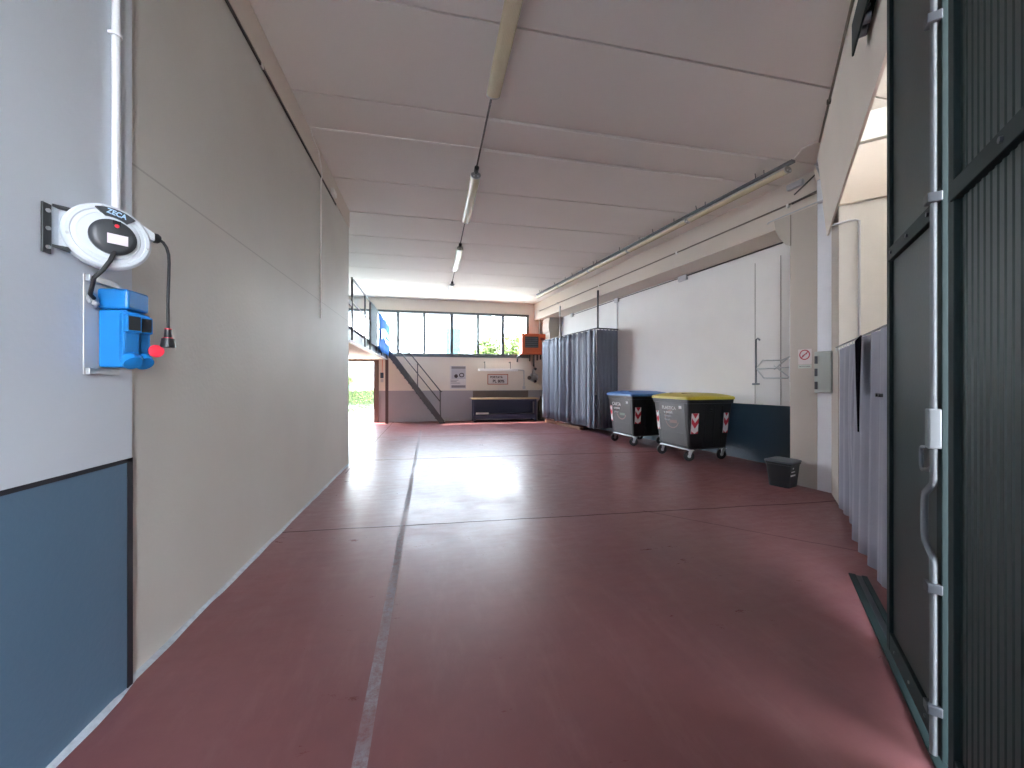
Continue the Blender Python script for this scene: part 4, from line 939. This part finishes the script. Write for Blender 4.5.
b = MB(); b.lathe([(0.10, 0.0), (0.125, 0.02), (0.125, 0.72), (0.11, 0.80), (0.06, 0.86), (0.035, 0.88), (0.035, 0.94)], (0, 0, 0)); b.done('body', 'olive', t, smooth=35)
b = MB(); b.lathe([(0.02, 0.94), (0.03, 0.96), (0.03, 1.0), (0.0, 1.0)], (0, 0, 0), seg=12); b.done('valve', 'dark_steel', t, smooth=40)
t = root('wall_valve', 'round grey valve assembly with dark knobs on the wall beside the pipe', 'valve', (4.27, YF - 0.02, 1.80))
b = MB(); b.lathe([(0.17, -0.03), (0.20, -0.045), (0.20, -0.065), (0.17, -0.08), (0.14, -0.065), (0.14, -0.045), (0.17, -0.03)], (0.03, 0, 0), 'y', 24); b.done('ring', 'pvc_grey', t, smooth=40)
b = MB(); b.box((-0.02, -0.06, -0.02), (0.10, 0.02, 0.36)); b.done('bracket', 'galv', t, bev=0.004)
b = MB(); b.lathe([(0.0, -0.12), (0.07, -0.12), (0.085, -0.09), (0.07, -0.02)], (-0.17, 0, -0.02), 'y', 16); b.done('knob', 'bench_back', t, smooth=40)
b = MB(); b.lathe([(0.0, -0.11), (0.05, -0.11), (0.06, -0.02)], (0.10, 0, -0.17), 'y', 14); b.lathe([(0.0, -0.11), (0.05, -0.11), (0.06, -0.02)], (0.10, 0, 0.36), 'y', 14); b.each('tap', 'dark_steel', t, smooth=40)

# ------------------------------------------------------------------ outdoors
b = MB(); b.box((-60, 16.12, -0.3), (60, 80, -0.02)); b.box((9.5, -30, -0.3), (60, 16.12, -0.02)); b.box((-60, -30, -0.3), (9.5, -3.2, -0.02)); struct(b.done('ground', 'ground'))
t = root('white_house', 'white house with teal shutters and grey eave beyond the windows', 'house', (-4.0, 34.0, 0))
b = MB(); b.box((-14, -2.0, 0), (8.3, 8, 7.0)); b.done('wall', 'facade', t)
b = MB(); b.prism([(-2.7, 6.95), (8.5, 6.95), (8.5, 9.0), (3, 10.0), (-2.7, 7.30)], 'x', -14.5, 8.9); b.done('roof', 'eave', t)
for x0, x1, z0, z1 in ((5.2, 6.4, 3.9, 6.0), (-4.2, -3.0, 3.9, 6.0), (-2.9, -2.1, 0.9, 2.0), (-9, -7.8, 3.9, 6.0)):
    b = MB(); b.box((x0, -2.06, z0), (x1, -1.99, z1)); s = b.done('shutter', 'shutter', t)
    b = MB()
    for k in range(int((z1 - z0)/0.18)): b.box((x0 + 0.06, -2.09, z0 + 0.06 + k*0.18), (x1 - 0.06, -2.05, z0 + 0.15 + k*0.18))
    b.each('louvre_slat', 'shutter', s)
def bush(name, label, cat, c, rx, ry, rz_, n, m, size, trunk=True, group=None):
    t = root(name, label, cat, (c[0], c[1], 0), 0, group)
    rnd = random.Random(int(c[0]*97 + c[1]*13 + n)); b = MB()
    lobes = [(Vector((rnd.uniform(-.5, .5)*rx, rnd.uniform(-.5, .5)*ry, c[2] + rnd.uniform(-.5, .5)*rz_)), rnd.uniform(.4, .65)) for _ in range(7)]
    for i in range(n):
        o, k = lobes[i % 7]
        v = Vector((rnd.gauss(0, 1), rnd.gauss(0, 1), rnd.gauss(0, 1))).normalized()*(0.55 + 0.45*rnd.random())
        p = o + Vector((v.x*rx*k, v.y*ry*k, v.z*rz_*k))
        if p.z < 0.05: p.z = 0.05 + rnd.random()*0.3
        a = Vector((rnd.gauss(0, 1), rnd.gauss(0, 1), rnd.gauss(0, 1))).normalized(); q = a.orthogonal().normalized(); s = size*rnd.uniform(0.6, 1.3)
        b.face([p - a*s, p + q*s*0.5, p + a*s, p - q*s*0.5])
    stuff_o = b.done('foliage', m, t)
    if trunk:
        b = MB(); b.tube([(0, 0, 0), (0.05, 0.03, c[2]*0.5), (-0.05, 0, c[2]), (0.1, 0.05, c[2] + rz_*0.5)], [0.12, 0.10, 0.07, 0.03], 8)
        for a in (0.5, 2.4, 4.4): b.tube([(0, 0, c[2]*0.6), (cos(a)*rx*0.4, sin(a)*ry*0.4, c[2] + rz_*0.2)], [0.05, 0.02], 6)
        b.done('trunk', 'bark', t)
    return t
bush('garden_tree', 'light green tree seen through the second window pane from the right', 'tree', (3.9, 25.5, 3.4), 1.4, 1.0, 1.7, 2000, 'leaf_light', 0.14, group='trees beyond the windows')
bush('garden_tree', 'pale tree seen through the rightmost window pane beside the heater', 'tree', (5.35, 24.0, 3.5), 1.3, 1.1, 1.5, 1900, 'leaf_light', 0.14, group='trees beyond the windows')
bush('garden_tree', 'small tree in front of the house below the teal shutter', 'tree', (1.9, 27.5, 2.6), 1.0, 0.9, 1.2, 900, 'leaf_light', 0.14, group='trees beyond the windows')
bush('garden_shrub', 'yellow green shrub at the left of the open doorway view', 'shrub', (-5.3, 25.5, 1.7), 1.1, 0.9, 1.2, 1400, 'leaf_light', 0.10)
t = root('clipped_hedge', 'clipped green hedge across the garden beyond the doorway', 'hedge', (-4.0, 27.5, 0))
b = MB(); b.box((-5, -0.35, 0), (2.5, 0.35, 1.0)); b.done('core', 'leaf_dark', t)
b = MB(); rnd = random.Random(4)
for i in range(3200):
    side = rnd.random(); x = rnd.uniform(-5.05, 2.55)
    p = Vector((x, -0.38 + rnd.uniform(-.06, .06), rnd.uniform(0.03, 1.1))) if side < 0.6 else Vector((x, rnd.uniform(-.4, .4), 1.03 + rnd.uniform(-.06, .12)))
    a = Vector((rnd.gauss(0, 1), rnd.gauss(0, 1), rnd.gauss(0, 1))).normalized(); q = a.orthogonal().normalized(); s = 0.07*rnd.uniform(.6, 1.3)
    b.face([p - a*s, p + q*s*0.5, p + a*s, p - q*s*0.5])
b.done('foliage', 'leaf_light', t)
b = MB(); rnd = random.Random(9)
for i in range(2600):
    p = Vector((rnd.uniform(-7.5, -2.2), rnd.uniform(21.3, 26.5), 0.0)); p.z = rnd.uniform(0, 0.16)
    if p.x > -3.2 - (24 - p.y)*0.35: continue
    a = Vector((rnd.gauss(0, .6), rnd.gauss(0, .6), 1)).normalized(); q = a.orthogonal().normalized(); s = 0.10*rnd.uniform(.5, 1.4)
    b.face([p - a*s*0.2, p + q*s*0.5, p + a*s, p - q*s*0.5])
go = b.done('ground_cover', 'leaf_dark', None); go['kind'] = 'stuff'; go['label'] = 'low green ground cover planted among stones beyond the doorway'; go['category'] = 'plants'
for i, (x, y, r) in enumerate(((-4.4, 23.2, 0.22), (-3.9, 22.6, 0.16), (-4.9, 22.3, 0.2), (-3.8, 24.0, 0.2))):
    b = MB(); rnd = random.Random(i); bmesh.ops.create_icosphere(b.bm, subdivisions=2, radius=r)
    for v in b.bm.verts: v.co *= rnd.uniform(0.82, 1.1); v.co.z *= 0.6
    tag(b.done('garden_stone', 'stone', None, (x, y, r*0.4), smooth=80), ('pale garden stone in the middle of the planted bed', 'small pale stone nearest the paved path', 'pale stone at the left front of the bed', 'pale stone at the back of the bed near the hedge')[i], 'stone', 'garden stones')

# ------------------------------------------------------------------ light
SKY, SUN, EXPO = 18.0, 21.0, 1.34
wd = bpy.data.worlds.new('World'); scn.world = wd; wd.use_nodes = True
nt = wd.node_tree; bg = nt.nodes['Background']
tc = nt.nodes.new('ShaderNodeTexCoord'); sp = nt.nodes.new('ShaderNodeSeparateXYZ'); rp = nt.nodes.new('ShaderNodeValToRGB')
nt.links.new(tc.outputs['Generated'], sp.inputs[0]); nt.links.new(sp.outputs['Z'], rp.inputs[0]); nt.links.new(rp.outputs[0], bg.inputs['Color'])
rp.color_ramp.elements[0].color = (0.88, 0.93, 1.0, 1); rp.color_ramp.elements[1].color = (0.62, 0.78, 1.0, 1)
bg.inputs['Strength'].default_value = SKY
su = bpy.data.lights.new('sun', 'SUN'); su.energy = SUN; su.angle = radians(0.6); su.color = (1.0, 0.93, 0.82)
so = bpy.data.objects.new('sun', su); C.objects.link(so)
so.rotation_euler = Vector((0.75, -0.42, -1.2)).to_track_quat('-Z', 'Y').to_euler()
def portal(name, c, sx, sz, direction):
    l = bpy.data.lights.new(name, 'AREA'); l.shape = 'RECTANGLE'; l.size = sx; l.size_y = sz; l.cycles.is_portal = True
    o = bpy.data.objects.new(name, l); C.objects.link(o); o.location = c
    o.rotation_euler = Vector(direction).to_track_quat('-Z', 'Z').to_euler()
portal('window_portal', (-1.25, YF + 0.2, 3.55), 10.7, 1.85, (0, -1, 0))
portal('door_portal', (-3.75, YF + 0.2, 1.22), 3.1, 2.45, (0, -1, 0))
q = dg(-0.90, ky(1.2), 1.85); portal('added_gap_portal', dg(4.8, ky(5.3), 4.65), 3.4, 0.6, (-1, 1, 0)); portal('gate_portal', q, 0.55, 3.7, (-1, 1, 0))  # first portal fills the added gap over the vestibule wall

# ------------------------------------------------------------------ camera and view
cam = bpy.data.cameras.new('camera'); cam.sensor_width = 36; cam.lens = 385/1024*36; cam.shift_y = -2/1024; cam.clip_start = 0.05; cam.clip_end = 300
co = bpy.data.objects.new('camera', cam); C.objects.link(co); co.location = (0, 0, 1.6); co.rotation_euler = (pi/2, 0, -math.atan(81/385))
scn.camera = co
vs = scn.view_settings; vs.view_transform = 'Standard'; vs.look = 'None'; vs.gamma = 1.0; vs.use_curve_mapping = False; vs.exposure = EXPO
cy = scn.cycles
cy.max_bounces = 14; cy.diffuse_bounces = 10; cy.glossy_bounces = 6; cy.transmission_bounces = 6; cy.transparent_max_bounces = 12
cy.use_denoising = True; cy.sample_clamp_indirect = 12; cy.caustics_reflective = False; cy.caustics_refractive = False
